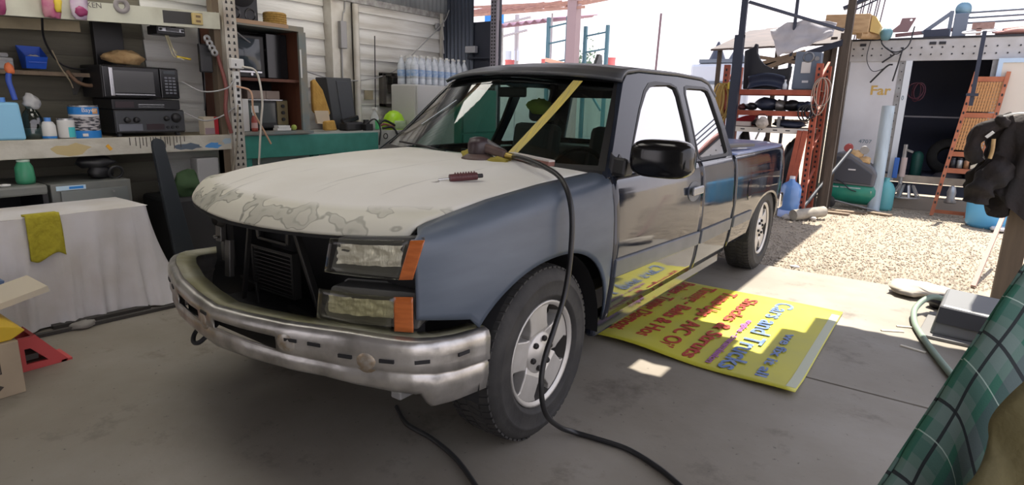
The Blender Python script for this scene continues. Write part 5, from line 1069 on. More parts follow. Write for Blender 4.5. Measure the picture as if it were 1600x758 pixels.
for i, (pts, r, m, l) in enumerate((([(-2.60, 1.75, 1.66), (-2.56, 1.85, 1.62), (-2.55, 1.88, 1.4), (-2.56, 1.86, 1.2), (-2.60, 1.84, .85)], .009, mat('white cord', (.60, .57, .50), .5), 'white cord looping from the power adapter down past the bench'), ([(-2.62, 1.70, 1.50), (-2.55, 1.78, 1.46), (-2.56, 1.80, 1.30), (-2.60, 1.90, 1.15), (-2.62, 1.98, 1.02)], .008, mat('peach cord', (.62, .38, .25), .5), 'peach cord curling off the power strip'), ([(-2.62, 1.69, 1.56), (-2.60, 1.60, 1.48), (-2.68, 1.45, 1.45), (-2.80, 1.35, 1.52)], .006, mat('grey cord', (.36, .36, .36), .5), 'grey cord swinging left from the power strip'), ([(-2.62, 1.70, 1.35), (-2.58, 1.66, 1.2), (-2.62, 1.66, 1.0), (-2.64, 1.62, .80)], .007, mat('dirty cord', (.30, .26, .20), .6), 'dirty cord running down beside the perforated post'), ([(-2.78, 1.34, 1.28), (-2.70, 1.45, 1.22), (-2.66, 1.58, 1.26), (-2.64, 1.68, 1.33)], .006, mat('grey cord', (.36,.36,.36)), 'grey cord hanging between the receiver and the post'), ([(-2.70, 1.60, 1.75), (-2.66, 1.63, 1.5), (-2.64, 1.60, 1.30), (-2.65, 1.64, 1.12)], .016, mat('maroon hose', (.20, .06, .05), .5), 'maroon hose hanging beside the perforated post'), ([(-2.72, 1.48, 2.0), (-2.70, 1.46, 1.80), (-2.74, 1.50, 1.55), (-2.72, 1.47, 1.30)], .005, sblk, 'thin black wire hanging from the outlet box'))):
    one('cable', B().tube(spline(pts, 7), r, 7), m, l, 'cord', 'cords around the post')
kn = thing('tool_bundle', (-2.70, 1.52, 1.80), 'dark bunch of tools hanging beside the perforated post', 'tools')
for i in range(4): B().lathe([(.012, 0), (.03, 0), (.03, .008), (.012, .008)], (-2.69+.01*i, 1.52+.012*i, 1.86-.035*i), 'X', 12).build('ring', steel, kn)
B().box((-2.74, 1.46, 1.60), (-2.70, 1.56, 1.82)).build('tool_roll', sblk, kn, bevel=.01)
# --- hutch (old TV cabinet) on the green bench
gp = mat('green bench paint', (.03, .22, .17), .5, col2=(.05, .30, .24), scale=5)
GB = thing('green_bench', (-3.0, 2.6, 0), 'green painted bench behind the truck hood', 'workbench')
B().box((-3.26, 1.77, 1.06), (-2.72, 3.30, 1.10)).build('worktop', mat('pale worktop', (.42, .44, .42), .6), GB); B().box((-2.74, 1.77, .89), (-2.71, 3.30, 1.085)).build('front_panel', gp, GB, bevel=.004)
for y in (1.80, 2.5, 3.22): B().box((-2.80, y, 0), (-2.735, y+.06, 1.06)).build('leg', gp, GB)
B().box((-3.24, 1.80, .45), (-2.76, 3.26, .48)).build('lower_shelf', gp, GB)
HU = thing('wooden_hutch', (-3.0, 2.1, 1.10), 'open dark wooden hutch with a blue grey top edge', 'cabinet')
hw = mat('red brown wood', (.15, .055, .03), .6, col2=(.10, .035, .02), scale=4, stretch=(3, 3, .5)); hb = mat('blue grey paint', (.17, .22, .23), .6, col2=(.26, .24, .19), scale=7)
B().box((-3.26, 1.76, 2.005), (-2.74, 2.46, 2.05)).build('top', hb, HU); B().box((-2.76, 1.76, 2.02), (-2.735, 2.30, 2.052)).build('worn_edge', mat('bare wood', (.45, .30, .19), .7), HU)
B().box((-3.26, 2.42, 1.10), (-2.74, 2.455, 2.005)).build('side', hw, HU); B().box((-2.76, 2.40, 1.12), (-2.735, 2.475, 2.005)).build('side_edge', hb, HU); B().box((-3.26, 1.76, 1.10), (-2.80, 1.79, 2.005)).build('side', hw, HU)
B().box((-3.27, 1.76, 1.10), (-3.24, 2.46, 2.005)).build('back', sblk, HU); B().box((-3.24, 1.79, 1.555), (-2.78, 2.42, 1.58)).build('shelf', hw, HU); B().box((-2.80, 1.76, 1.10), (-2.66, 2.46, 1.125)).build('bottom', hb, HU)
B().box((-2.735, 2.40, 1.60), (-2.728, 2.415, 1.85)).build('white_tag', white, HU)
TV = thing('television', (-3.0, 2.0, 1.58), 'old tube television on the upper hutch shelf', 'television')
B().box((-3.20, 1.80, 1.585), (-2.93, 2.17, 1.95)).build('case', sblk, TV, bevel=.01); B().grid(lambda u, v: V((-2.926+.02*math.sin(PI*u)*math.sin(PI*v), 1.835+.29*u, 1.655+.265*v)), 10, 8).build('screen', mat('tv glass', (.06, .075, .09), .08), TV); B().cyl((-2.93, 2.03, 1.615), (-2.918, 2.03, 1.615), .012, 12).build('badge', MATS['silver trim'], TV)
B().box((-2.93, 1.83, 1.628), (-2.922, 2.13, 1.642)).build('trim_strip', MATS['silver trim'], TV)
one('speaker_box', B().box((-3.20, 2.19, 1.585), (-2.92, 2.40, 1.98)), gblk, 'tall black speaker box beside the television in the hutch', 'speaker', bevel=.008)
TO = thing('toaster_oven', (-3.0, 2.1, 1.13), 'silver edged toaster oven in the lower hutch bay', 'toaster oven')
B().box((-3.18, 1.90, 1.14), (-2.90, 2.36, 1.40)).build('case', sblk, TO, bevel=.012); B().box((-2.902, 1.91, 1.385), (-2.88, 2.30, 1.402)).build('top_rail', MATS['silver trim'], TO, bevel=.005); B().box((-2.902, 1.93, 1.19), (-2.893, 2.22, 1.365)).build('window', mat('oven window', (.10, .11, .11), .1), TO); B().box((-2.902, 2.24, 1.17), (-2.89, 2.35, 1.39)).build('control_panel', mat('olive panel', (.20, .16, .08), .5), TO)
for z in (1.22, 1.28, 1.34): B().cyl((-2.892, 2.295, z), (-2.875, 2.295, z), .016, 12).build('knob', sblk, TO)
B().box((-2.893, 1.98, 1.28), (-2.889, 2.05, 1.34)).build('sticker', white, TO)
for i, (y0, y1) in enumerate(((1.96, 2.14), (2.145, 2.28))): one('cardboard_carton', B().box((-3.10, y0, 1.402), (-2.90, y1, 1.475)), mat('dull pink card', (.34, .27, .23), .8), ('left', 'right')[i]+' of two low cartons on the toaster oven', 'box', 'cartons on the toaster oven', bevel=.003)
kb = thing('red_bottle', (-2.72, 1.885, 1.125), 'red squeeze bottle with a white cap on the hutch edge', 'bottle')
B().lathe([(.001, 1.125), (.026, 1.125), (.028, 1.15), (.024, 1.23), (.012, 1.26)], (-2.70, 1.885, 0), n=16).build('body', mat('ketchup red', (.40, .08, .06), .35), kb); B().lathe([(.014, 1.26), (.012, 1.29), (.004, 1.31), (.001, 1.31)], (-2.70, 1.885, 0), n=12).build('cap', white, kb); B().lathe([(.0285, 1.155), (.026, 1.20)], (-2.70, 1.885, 0), n=16).build('label_band', mat('pink band', (.55, .35, .33), .5), kb)
one('white_carton', B().box((-2.80, 1.80, 1.125), (-2.73, 1.86, 1.40)), white, 'tall white carton next to the red squeeze bottle', 'carton', bevel=.004)
one('soap_box', B().box((-2.76, 2.10, 1.127), (-2.69, 2.24, 1.15)).box((-2.76, 2.11, 1.151), (-2.69, 2.23, 1.172)), white, 'two flat white boxes stacked on the hutch edge', 'box', bevel=.003)
one('lime', B().ball((-2.72, 2.29, 1.152), .026), mat('lime', (.34, .42, .08), .5), 'small lime coloured ball on the hutch edge', 'ball')
SP = thing('loudspeaker', (-2.95, 1.97, 2.05), 'black loudspeaker with two ports on top of the hutch', 'loudspeaker')
B().box((-3.18, 1.81, 2.052), (-2.90, 2.12, 2.46)).build('case', mat('charcoal case', (.03, .032, .04), .5), SP, bevel=.02)
for y in (1.895, 2.04): B().lathe([(.055, .004), (.045, .008), (.030, -.015), (.001, -.02)], (-2.90, y, 2.115), 'X', 20).build('port', gblk, SP)
B().lathe([(.13, .002), (.125, .012), (.001, .014)], (-2.90, 1.965, 2.30), 'X', 26).build('cone', mat('cone', (.012, .012, .016), .7), SP)
hr = thing('rope_coil', (-2.92, 2.30, 2.05), 'coil of golden rope on the hutch top', 'rope')
for k in range(5): B().lathe([(.085+.018*math.cos(a), .018*math.sin(a)) for a in [2*PI*i/8 for i in range(9)]], (-2.92, 2.29, 2.07+k*.019), n=24).build('turn', mat('golden rope', (.48, .30, .08), .85, col2=(.34, .20, .05), scale=40, bump=.5), hr)
# --- things on the green bench
yg = thing('leather_gloves', (-2.82, 2.75, 1.10), 'yellow leather gloves hung up over the green bench', 'gloves')
def flap(pts, x, d, m, n, par): return B().prism(pts, lambda a, c: V((x+.02*noise.noise(V((a*9, c*9, 1))), a, c)), lambda a, c: V((x-d, a, c))).build(n, m, par, bevel=.012)
ylw = mat('yellow leather', (.60, .36, .08), .8, col2=(.45, .25, .05), scale=9, bump=.3)
flap([(2.60, 1.58), (2.64, 1.60), (2.72, 1.50), (2.80, 1.28), (2.76, 1.22), (2.66, 1.24), (2.60, 1.30)], -2.84, .04, ylw, 'glove', yg); flap([(2.62, 1.29), (2.76, 1.29), (2.78, 1.18), (2.63, 1.18)], -2.835, .035, mat('pale leather', (.62, .52, .38), .8), 'cuff', yg)
flap([(2.70, 1.20), (2.82, 1.21), (2.85, 1.11), (2.70, 1.11)], -2.80, .05, ylw, 'glove', yg)
bs_ = thing('tower_speaker', (-3.1, 3.1, 1.1), 'dark grey tower speaker leaning on the wall above the green bench', 'loudspeaker')
B().prism([(2.90, 1.63), (3.22, 1.635), (3.28, 1.11), (2.98, 1.11)], lambda a, c: V((-3.02, a, c)), lambda a, c: V((-3.20, a, c))).build('case', mat('dark slate', (.05, .055, .06), .5), bs_, bevel=.01); B().prism([(3.02, 1.60), (3.20, 1.60), (3.25, 1.15), (3.09, 1.15)], lambda a, c: V((-3.012, a, c)), lambda a, c: V((-3.02, a, c))).build('grille', mat('slate grille', (.07, .075, .085), .7), bs_, bevel=.004)
dr = thing('cordless_drill', (-2.85, 3.1, 1.10), 'black power tool lying on the green bench', 'power tool')
B().box((-2.92, 2.93, 1.102), (-2.80, 3.20, 1.19), .2).build('body', sblk, dr, bevel=.02); B().bar((-2.84, 2.93, 1.19), (-2.84, 3.14, 1.235), .05, .05).build('handle', gblk, dr, bevel=.012); B().box((-2.82, 3.18, 1.10), (-2.76, 3.28, 1.17)).build('battery', sblk, dr, bevel=.008)
B().tube(spline([(-2.80, 3.20, 1.16), (-2.76, 3.30, 1.22), (-2.74, 3.36, 1.12), (-2.72, 3.32, .95)], 5), .008, 6).build('cord', sblk, dr)
SB2 = thing('white_cabinet', (-2.9, 3.55, 0), 'white painted cabinet end next to the green bench', 'cabinet')
B().box((-3.14, 3.31, 0), (-2.74, 3.855, 1.10)).build('cabinet', mat('dirty white paint', (.50, .50, .46), .6, col2=(.3, .3, .28), scale=8), SB2, bevel=.006); B().lathe([(.022, 0), (.032, 0), (.032, .003)], (-2.739, 3.43, 1.04), 'X', 16).build('emblem', sblk, SB2)
gbt = thing('spray_bottle', (-2.83, 3.36, 1.10), 'clear spray bottle with a green label on the bench end', 'bottle')
B().lathe([(.001, 1.10), (.045, 1.10), (.047, 1.13), (.045, 1.24), (.018, 1.29), (.016, 1.31)], (-2.83, 3.36, 0), n=18).build('body', mat('frosted plastic', (.50, .53, .52), .4), gbt); B().lathe([(.048, 1.11), (.048, 1.21)], (-2.83, 3.36, 0), n=12, a0=-.6, a1=.9).build('label_band', mat('bright green', (.10, .55, .20), .4), gbt); B().box((-2.85, 3.345, 1.31), (-2.79, 3.375, 1.34)).build('trigger', white, gbt, bevel=.006)
one('dark_jar', B().lathe([(.001, 1.10), (.04, 1.10), (.04, 1.17), (.03, 1.19), (.03, 1.21)], (-2.86, 3.27, 0), n=16), sblk, 'dark jar left of the green labelled bottle', 'jar')
hel = thing('green_helmet', (-2.88, 3.71, 1.10), 'neon green hard hat beside the windscreen edge', 'helmet')
B().lathe([(.135, 1.102), (.132, 1.13), (.12, 1.20), (.09, 1.265), (.045, 1.30), (.001, 1.31)], (-2.90, 3.705, 0), n=24).build('shell', mat('neon green', (.38, .70, .02), .35), hel); B().grid(lambda u, v: V((-2.90+.14*math.cos(-.7+1.4*u), 3.705+.14*math.sin(-.7+1.4*u), 1.11+.09*v)), 8, 3).build('visor', mat('pale visor', (.40, .52, .30), .2), hel, solid=.004)
cl_ = thing('cable_tangle', (-2.82, 3.55, 1.10), 'tangle of black and red cables on the bench end', 'cable')
for i, (pts, m) in enumerate((([(-2.85, 3.40, 1.12), (-2.82, 3.48, 1.20), (-2.80, 3.58, 1.17), (-2.80, 3.68, 1.12)], sblk), ([(-2.90, 3.44, 1.12), (-2.86, 3.52, 1.16), (-2.82, 3.60, 1.14), (-2.78, 3.70, 1.12)], mat('dull red hose', (.35, .12, .10), .6)), ([(-2.80, 3.45, 1.12), (-2.76, 3.55, 1.13), (-2.73, 3.60, 1.05), (-2.73, 3.66, .95)], sblk))): B().tube(spline(pts, 6), .013, 7).build('cable', m, cl_)
# wall fittings
wf = thing('wall_bracket', (-3.25, 4.0, 1.3), 'dark steel vise bracket bolted to the board wall', 'bracket')
for a, b_ in (((3.82, 1.34), (3.87, 1.72)), ((3.82, 1.34), (3.95, 1.38)), ((3.95, 1.50), (4.0, 1.72)), ((4.02, 1.46), (4.09, 1.70)), ((4.14, 1.48), (4.18, 1.73)), ((3.82, 1.69), (4.18, 1.73))): B().box((-3.26, a[0], a[1]), (-3.19, b_[0], b_[1])).build('bar', mat('dark bracket', (.10, .09, .08), .6, .3), wf, bevel=.005)
B().box((-3.23, 3.93, 1.60), (-3.15, 4.08, 1.68)).build('clamp', ironm, wf, bevel=.008); B().cyl((-3.2, 4.18, 1.70), (-3.1, 4.55, 1.72), .014, 8).build('rod', ironm, wf)
one('wall_plate', B().box((-3.262, 3.60, 1.42), (-3.25, 3.72, 1.52)), stripm, 'yellowed square plate on the board wall left of the bracket', 'plate')
one('plumb_rod', B().cyl((-3.22, 3.72, 1.12), (-3.22, 3.74, 2.12), .006, 6), sblk, 'thin straight rod leaning on the board wall', 'rod')
one('pressure_gauge', B().lathe([(.045, 0), (.05, .01), (.045, .02), (.001, .02)], (-3.25, 4.80, 2.33), 'X', 20), mat('gauge face', (.30, .30, .30), .4), 'round gauge on the wall near the corner', 'gauge')
one('corner_angle', B().box((-3.26, 4.86, 1.0), (-3.23, 4.89, 2.5)), whs, 'thin white corner angle at the end of the board wall', 'trim')
one('slack_wire', B().tube(spline([(-2.72, 1.62, 2.07), (-2.95, 2.1, 1.86), (-3.12, 2.75, 1.68), (-3.18, 3.2, 1.615), (-3.2, 3.6, 1.64), (-3.2, 4.0, 1.75), (-3.2, 4.4, 2.03), (-3.2, 4.85, 2.38), (-3.2, 4.97, 2.55)], 8), .007, 6), mat('grey cord', (.36,.36,.36)), 'long grey wire strung along the wall over the hutch', 'wire')
# --- white fridge with packs of water bottles
FR = thing('white_freezer', (-2.95, 4.35, 0), 'plain white fridge cabinet behind the windscreen', 'fridge')
B().box((-3.12, 3.87, 0), (-2.72, 4.85, 1.60)).build('case', mat('appliance white', (.55, .55, .54), .4), FR, bevel=.02); B().box((-2.72, 3.88, .3), (-2.70, 4.84, 1.59)).build('door', MATS['appliance white'], FR, bevel=.01)
def bottle(x, y, z, lab, first=[None]):
    if first[0] is None:
        t = thing('water_bottle', (x, y, z), lab, 'water bottle', 'water bottles on the fridge')
        B().lathe([(.001, z), (.042, z), (.046, z+.012), (.045, z+.06), (.042, z+.065), (.046, z+.07), (.046, z+.20), (.042, z+.22), (.020, z+.275), (.016, z+.285), (.016, z+.30)], (x, y, 0), n=14).build('body', mat('bottle plastic', (.66, .70, .76), .15, col2=(.50, .55, .62), scale=30, stretch=(.3, .3, 3)), t)
        B().lathe([(.0475, z+.09), (.0475, z+.16)], (x, y, 0), n=14).build('label_band', mat('bottle label', (.12, .30, .62), .4, col2=(.5, .6, .75), scale=24), t); B().cyl((x, y, z+.298), (x, y, z+.32), .018, 10).build('cap', white, t)
        first[0] = (t, V((x, y, z))); return t
    t0, p0 = first[0]; t = dup(t0, V((x, y, z))-p0); t['label'] = lab; return t
ordn = ['first', 'second', 'third', 'fourth', 'fifth', 'sixth', 'seventh', 'eighth', 'ninth']
for r in range(3):
    for i in range(9 if r == 0 else 8):
        bottle(-2.79-.105*r, 3.93+i*.107+.04*(r % 2), 1.60, 'water bottle in the '+('front', 'middle', 'rear')[r]+' row on the fridge, '+ordn[i]+' from the left')
one('wall_switch_box', B().box((-2.90, 4.93, 2.02), (-2.74, 4.99, 2.10)), mat('pale box', (.45, .45, .48), .6), 'small pale box on the dark end wall above the water bottles', 'box', bevel=.005)
pr_ = thing('perforated_upright', (-2.44, 4.92, 0), 'perforated steel upright at the edge of the dark end wall', 'post')
fp = B().box((-2.46, 4.88, 0), (-2.37, 4.93, 3.1)).build('post', mat('grey lilac steel', (.28, .26, .30), .5, .3), pr_)
for k in range(40):
    z = 1.5+k*.04
    for x in (-2.435, -2.395): B().box((x-.009, 4.877, z-.010), (x+.009, 4.881, z+.010)).build('slot', sblk, fp)
# --- under the bench
GC = thing('drawer_cabinet', (-2.8, .57, 0), 'grey steel cabinet with one wide drawer under the bench', 'cabinet')
gry = mat('grey green steel', (.15, .165, .16), .5, .3, col2=(.20, .20, .18), scale=6)
B().box((-3.15, .325, 0), (-2.62, .82, .81)).build('case', gry, GC, bevel=.006); dw = B().box((-2.622, .375, .60), (-2.602, .79, .76)).build('drawer', mat('drawer grey', (.19, .205, .20), .45, .3), GC, bevel=.004); B().cyl((-2.602, .69, .735), (-2.585, .69, .735), .008, 8).build('knob', steel, dw)
B().box((-2.621, .355, .765), (-2.617, .53, .795)).build('sticker', mat('pale blue sticker', (.50, .66, .78), .5), GC); B().box((-2.6175, .43, .772), (-2.615, .515, .788)).build('sticker_print', blue, GC)
LB = thing('open_crate', (-2.8, .1, 0), 'dark open shelf box left of the grey drawer cabinet', 'shelf')
B().box((-3.1, -.6, .755), (-2.58, .30, .82)).build('top', gry, LB, bevel=.015); B().box((-3.1, -.6, .40), (-3.06, .30, .755)).build('back', sblk, LB); B().box((-3.1, .27, 0), (-2.6, .30, .755)).build('side', sblk, LB); B().box((-3.1, -.6, 0), (-2.6, -.57, .755)).build('side', sblk, LB); B().box((-3.1, -.57, .58), (-2.6, .27, .61)).build('shelf', sblk, LB)
one('paper_pile', B().lump((-2.68, .17, .625), (.06, .10, .03), 131), mat('tan paper', (.42, .32, .22), .8), 'tan paper pile inside the dark shelf box', 'paper')
gjr = thing('green_jar', (-2.72, .22, .82), 'hazy green plastic jar under the bench', 'jar')
B().lathe([(.001, .822), (.05, .822), (.055, .85), (.05, .93), (.035, .96), (.034, .97)], (-2.70, .22, 0), n=18).build('body', mat('green plastic', (.05, .28, .15), .35), gjr); B().lathe([(.036, .966), (.036, .978), (.001, .979)], (-2.70, .22, 0), n=14).build('lid', mat('pale green', (.35, .45, .38), .5), gjr)
one('pale_lid', B().lathe([(.001, .822), (.03, .822), (.032, .832), (.001, .836)], (-2.64, .09, 0), n=16), white, 'white lid beside the green jar', 'lid')  # flat white jar lid
dj = thing('angle_grinder', (-2.74, .73, .812), 'dark coiled power tool on the grey drawer cabinet', 'power tool')
B().lump((-2.76, .68, .86), (.06, .08, .05), 132).build('body', sblk, dj); B().lathe([(.045+.010*math.cos(a), .010*math.sin(a)) for a in [2*PI*i/6 for i in range(7)]], (-2.70, .76, .855), (V((0, 1, 0)), V((.3, 0, 1)).normalized(), V((1, 0, -.3)).normalized()), 18).build('coil', sblk, dj)
one('dark_bundle', B().lump((-2.78, .66, .93), (.09, .13, .045), 133), sblk, 'black lump hanging under the bench board', 'part')
one('black_plank', B().prism([(.955, 0), (1.12, 0), (1.085, .25), (.985, 1.02)]+[(.9425+.0425*math.cos(a), 1.065+.045*math.sin(a)) for a in [PI*i/8 for i in range(9)]]+[(.90, 1.02), (.94, .25)], lambda y, z: V((-2.28-.10*z, y, z)), lambda y, z: V((-2.31-.10*z, y, z))), mat('black board', (.020, .026, .032), .5), 'tall black round topped board leaning against the bench', 'board', bevel=.004)
one('grey_block', B().box((-2.82, 1.36, .62), (-2.70, 1.54, .92)), mat('pale block', (.36, .36, .36), .7), 'pale block under the end of the white bench', 'box', bevel=.01)
one('storage_bin', B().box((-3.15, 1.1, 0), (-2.66, 1.55, .62)), mat('dark bin', (.03, .03, .032), .6), 'dark bin on the floor under the white bench end', 'bin', bevel=.03)
one('leafy_clump', B().lump((-2.74, 1.30, .71), (.05, .12, .10), 134, rough=.6), mat('dark green leaf', (.05, .10, .04), .8), 'dark green leafy clump behind the black board', 'plant')
# --- cloth covered box with towel
def cov():
    b = B(); P = []
    y0, y1 = -1.4, .66; zt = .69
    per = []      # skirt outline: along the front, round the corner, back along the right side
    for i in range(120): per.append((-2.10, y0+(y1-y0)*i/119, 0))
    for i in range(1, 7): a = PI/2*i/6; per.append((-2.14+.04*math.cos(a), y1+.04*math.sin(a), a))
    for i in range(1, 16): per.append((-2.14-.45*i/15, y1+.04, PI/2))
    n = len(per); m = 16
    for j in range(m+1):
        v = j/m
        for i, (x, y, a) in enumerate(per):
            q = i*.065*2+.6*noise.noise(V((i*.11, .37, .41)))+.25*v
            rid = (1-abs(math.sin(q*2.1)))**2+.6*(1-abs(math.sin(q*3.7+1.3)))**3
            f = .075*(v**.7)*rid*(.6+.8*abs(noise.noise(V((i*.09, 3.3, .2)))))+.12*v*v*math.exp(-((i-123)/9)**2)+.02*v
            P.append(V((x+f*math.cos(a), y+f*math.sin(a)+(.03*v if i > 112 else 0), max(.015, zt*(1-v)+.02*v*noise.noise(V((i*.3, 7, 0)))))))
    b.add(P, [(j*n+i, j*n+i+1, (j+1)*n+i+1, (j+1)*n+i) for j in range(m) for i in range(n-1)], True)
    b.grid(lambda u, v: V((-2.10-.50*u, y0+(y1+.04-y0)*v, zt+.004*noise.noise(V((u*4, v*9, 0))))), 8, 24)
    return b
CCH = thing('covered_chest', (-2.35, -.4, 0), 'long chest by the bench, draped to the floor in a white sheet', 'chest')
cov().build('sheet', mat('white sheet', (.66, .64, .64), .85, col2=(.52, .48, .42), scale=2.5, amt=.38, bump=.1), CCH); B().box((-2.56, -1.38, 0), (-2.16, .62, .67)).build('chest', woodm, CCH)
def tow(u, v):
    L_ = .06+.31*v; y = .015+.165*u+.02*v*(u-.2)
    x, z = (-2.13+.05*min(1, v/.15), .70) if v < .15 else (-2.072+.012*math.sin(u*9+v*3)*v, .705-(v-.15)/.85*(.265-.02*u+.02*math.sin(u*7)))
    return V((x, y, z))
one('yellow_towel', B().grid(tow, 16, 20), mat('yellow towel', (.46, .40, .03), .9, col2=(.36, .31, .02), scale=30, bump=.5), 'mustard yellow towel hung over the white sheet', 'towel', solid=.012)
# --- floor strips and boxes in the left corner
stp = mat('dark strip', (.06, .055, .05), .6, .3)
one('metal_strip', B().bar((-1.97, -.05, .012), (-1.90, 1.0, .012), .03, .02), stp, 'long dark steel strip on the floor in front of the sheet', 'strip')
one('metal_strip', B().bar((-2.05, .06, .016), (-2.01, .60, .016), .05, .025), stp, 'short dark strip tucked under the hem of the sheet', 'strip')
one('concrete_chunk', B().lump((-1.95, .19, .022), (.045, .07, .025), 141), concrete, 'small pale concrete chunk on the dark floor strip', 'stone')
CB = thing('cardboard_box', (-1.5, -.6, 0), 'closed cardboard box with printed marks in the left corner', 'box')
B().box((-1.80, -1.0, 0), (-1.22, -.31, .265)).build('box', mat('corner cardboard', (.40, .32, .22), .85, col2=(.33, .26, .18), scale=4), CB, bevel=.004)
ink = mat('print black', (.05, .04, .03), .8)
for (y0, z0, y1, z1) in ((-.46, .175, -.39, .18), (-.46, .12, -.39, .125), (-.395, .12, -.39, .18)): B().box((-1.2205, y0, z0), (-1.2185, y1, z1)).build('print_mark', ink, CB)
B().prism([(-.44, .09), (-.39, .055), (-.43, .02), (-.415, .055)], lambda a, c: V((-1.2185, a, c)), lambda a, c: V((-1.2205, a, c))).build('print_mark', ink, CB)
one('yellow_crate', B().prism([(-1.0, .267), (-.33, .267), (-.27, .30), (-.30, .325), (-.55, .40), (-1.0, .42)], lambda a, c: V((-1.24, a, c)), lambda a, c: V((-1.70, a, c))), mat('ochre yellow', (.58, .38, .02), .55), 'bright yellow box on the cardboard box in the left corner', 'box', bevel=.006)
one('cream_carton', B().box((-1.72, -.50, .375), (-1.42, -.10, .405), Matrix.Rotation(.22, 3, 'X')), mat('cream flap', (.55, .49, .38), .8), 'open cream carton flap leaning over the yellow box', 'carton')
one('cream_carton', B().box((-1.86, -.48, .44), (-1.74, -.20, .475), Matrix.Rotation(-.3, 3, 'X')), mat('blue carton', (.10, .16, .28), .6), 'blue carton lying behind the cream flap', 'carton')
RW = thing('car_ramp', (-1.62, -.15, 0), 'red triangular car ramp wedge beside the cardboard box', 'ramp')
redw = mat('red ramp', (.52, .07, .07), .55)
for x in (-1.66, -1.50): B().prism([(-.26, 0), (-.06, 0), (-.19, .18), (-.25, .18)], lambda a, c: V((x, a, c)), lambda a, c: V((x+.02, a, c)), [[(-.23, .035), (-.135, .035), (-.205, .12), (-.23, .12)]]).build('side_plate', redw, RW)
B().add([(-1.66, -.06, .0), (-1.48, -.06, 0), (-1.48, -.19, .18), (-1.66, -.19, .18)], [(0, 1, 2, 3)]).build('tread_plate', redw, RW, solid=.015); B().box((-1.66, -.08, 0), (-1.48, -.03, .012)).build('toe_plate', redw, RW); B().box((-1.64, -.24, .05), (-1.50, -.17, .08)).build('cross_bar', stp, RW)
# ================================================================== THINGS ON AND AROUND THE TRUCK
# --- polisher on the hood
PO = thing('sander', (.30, 1.30, 1.13), 'dark red air sander with a yellow rag on the white hood', 'sander')
dred = mat('dark red rubber', (.055, .03, .03), .5, col2=(.10, .065, .055), scale=10)
sx0, sy0, sz0 = .30, 1.27, 1.137
B().lathe([(.001, sz0), (.085, sz0), (.088, sz0+.012), (.075, sz0+.022), (.05, sz0+.035)], (sx0, sy0, 0), n=28).build('pad', dred, PO)
B().lathe([(.05, sz0+.03), (.055, sz0+.05), (.055, sz0+.085), (.045, sz0+.11), (.02, sz0+.118), (.001, sz0+.118)], (sx0, sy0, 0), n=24).build('head', mat('plum body', (.035, .022, .025), .35), PO)
B().bar((sx0+.02, sy0+.02, sz0+.105), (sx0+.13, sy0+.05, sz0+.045), .035, .022).build('lever', mat('silver trim', (.5,.5,.52)), PO, bevel=.006); B().bar((sx0+.03, sy0, sz0+.07), (sx0+.15, sy0+.03, sz0+.035), .045, .045).build('handle', dred, PO, bevel=.012)
B().cyl((sx0+.15, sy0+.03, sz0+.035), (sx0+.19, sy0+.035, sz0+.03), .016, 12).build('coupling', mat('brass', (.45, .34, .10), .35, .8), PO)
B().lump((sx0-.06, sy0+.03, sz0+.025), (.07, .06, .028), 201, rough=.5).build('rag', mat('mustard rag', (.34, .28, .05), .9, bump=.4), PO); B().lump((sx0+.12, sy0+.0, sz0+.008), (.07, .045, .016), 202, rough=.6).build('rag', MATS['mustard rag'], PO)
# air hose from the sander over the fender to the floor
hose = spline([(sx0+.19, sy0+.035, sz0+.03), (.60, 1.22, 1.175), (.78, 1.125, 1.158), (.93, 1.05, 1.115), (1.01, 1.0, 1.01), (1.03, .98, .85), (1.03, .95, .67), (1.04, .86, .54), (1.04, .79, .42), (1.05, .76, .31), (1.06, .79, .19), (1.05, .92, .07), (1.08, 1.0, .018), (1.18, 1.02, .014), (1.32, 1.03, .014), (1.46, .99, .014), (1.58, .93, .014), (1.75, .82, .014), (1.9, .65, .014)], 10)
one('air_hose', B().tube(hose, .0115, 10), mat('hose black', (.012, .012, .013), .4), 'black air hose running from the sander over the fender to the floor', 'hose')
one('air_hose', B().tube(spline([(.30, .68, .014), (.45, .60, .014), (.62, .58, .014), (.80, .53, .014), (.98, .44, .014), (1.10, .36, .014)], 8), .0105, 8), mat('hose grey black', (.03, .03, .03), .5), 'black hose lying on the floor under the bumper', 'hose')
# paint gun / file on the hood
TG = thing('hand_tool', (.55, .78, 1.11), 'red handled scraper tool lying on the hood near the fender', 'tool')
ax = frame((.60, .80, 1.118), (.52, .85, .05), (-.85, .52, 0))
def TB(*a, **k): b = B(ax); return b
TB().cyl((-.06, 0, 0), (.06, 0, 0), .016, 12).build('handle', mat('maroon handle', (.09, .022, .026), .45), TG)
for k in range(8): TB().lathe([(.012, -.003), (.019, 0), (.012, .003)], (-.035+.012*k, 0, .004), (V((0, 1, 0)), V((0, 0, 1)), V((1, 0, 0))), 10).build('ridge', MATS['maroon handle'], TG)
TB().cyl((.06, 0, 0), (.085, 0, 0), .009, 10).build('tip', blackm, TG); TB().cyl((-.11, 0, -.003), (-.06, 0, -.002), .004, 8).build('shaft', chromep, TG); TB().lathe([(.001, 0), (.026, .002), (.028, -.003)], (-.13, 0, -.008), n=14).build('disc', alloy, TG)
sq = thing('sanding_block', (.62, 1.42, 1.12), 'red edged sanding block at the foot of the windscreen', 'sanding block')
B().bar((.44, 1.36, 1.165), (.70, 1.33, 1.145), .05, .022).build('base', mat('brown board', (.20, .09, .07), .6), sq, bevel=.003); B().bar((.44, 1.362, 1.178), (.70, 1.332, 1.158), .045, .010).build('pad', mat('pale pad', (.50, .47, .44), .7), sq)
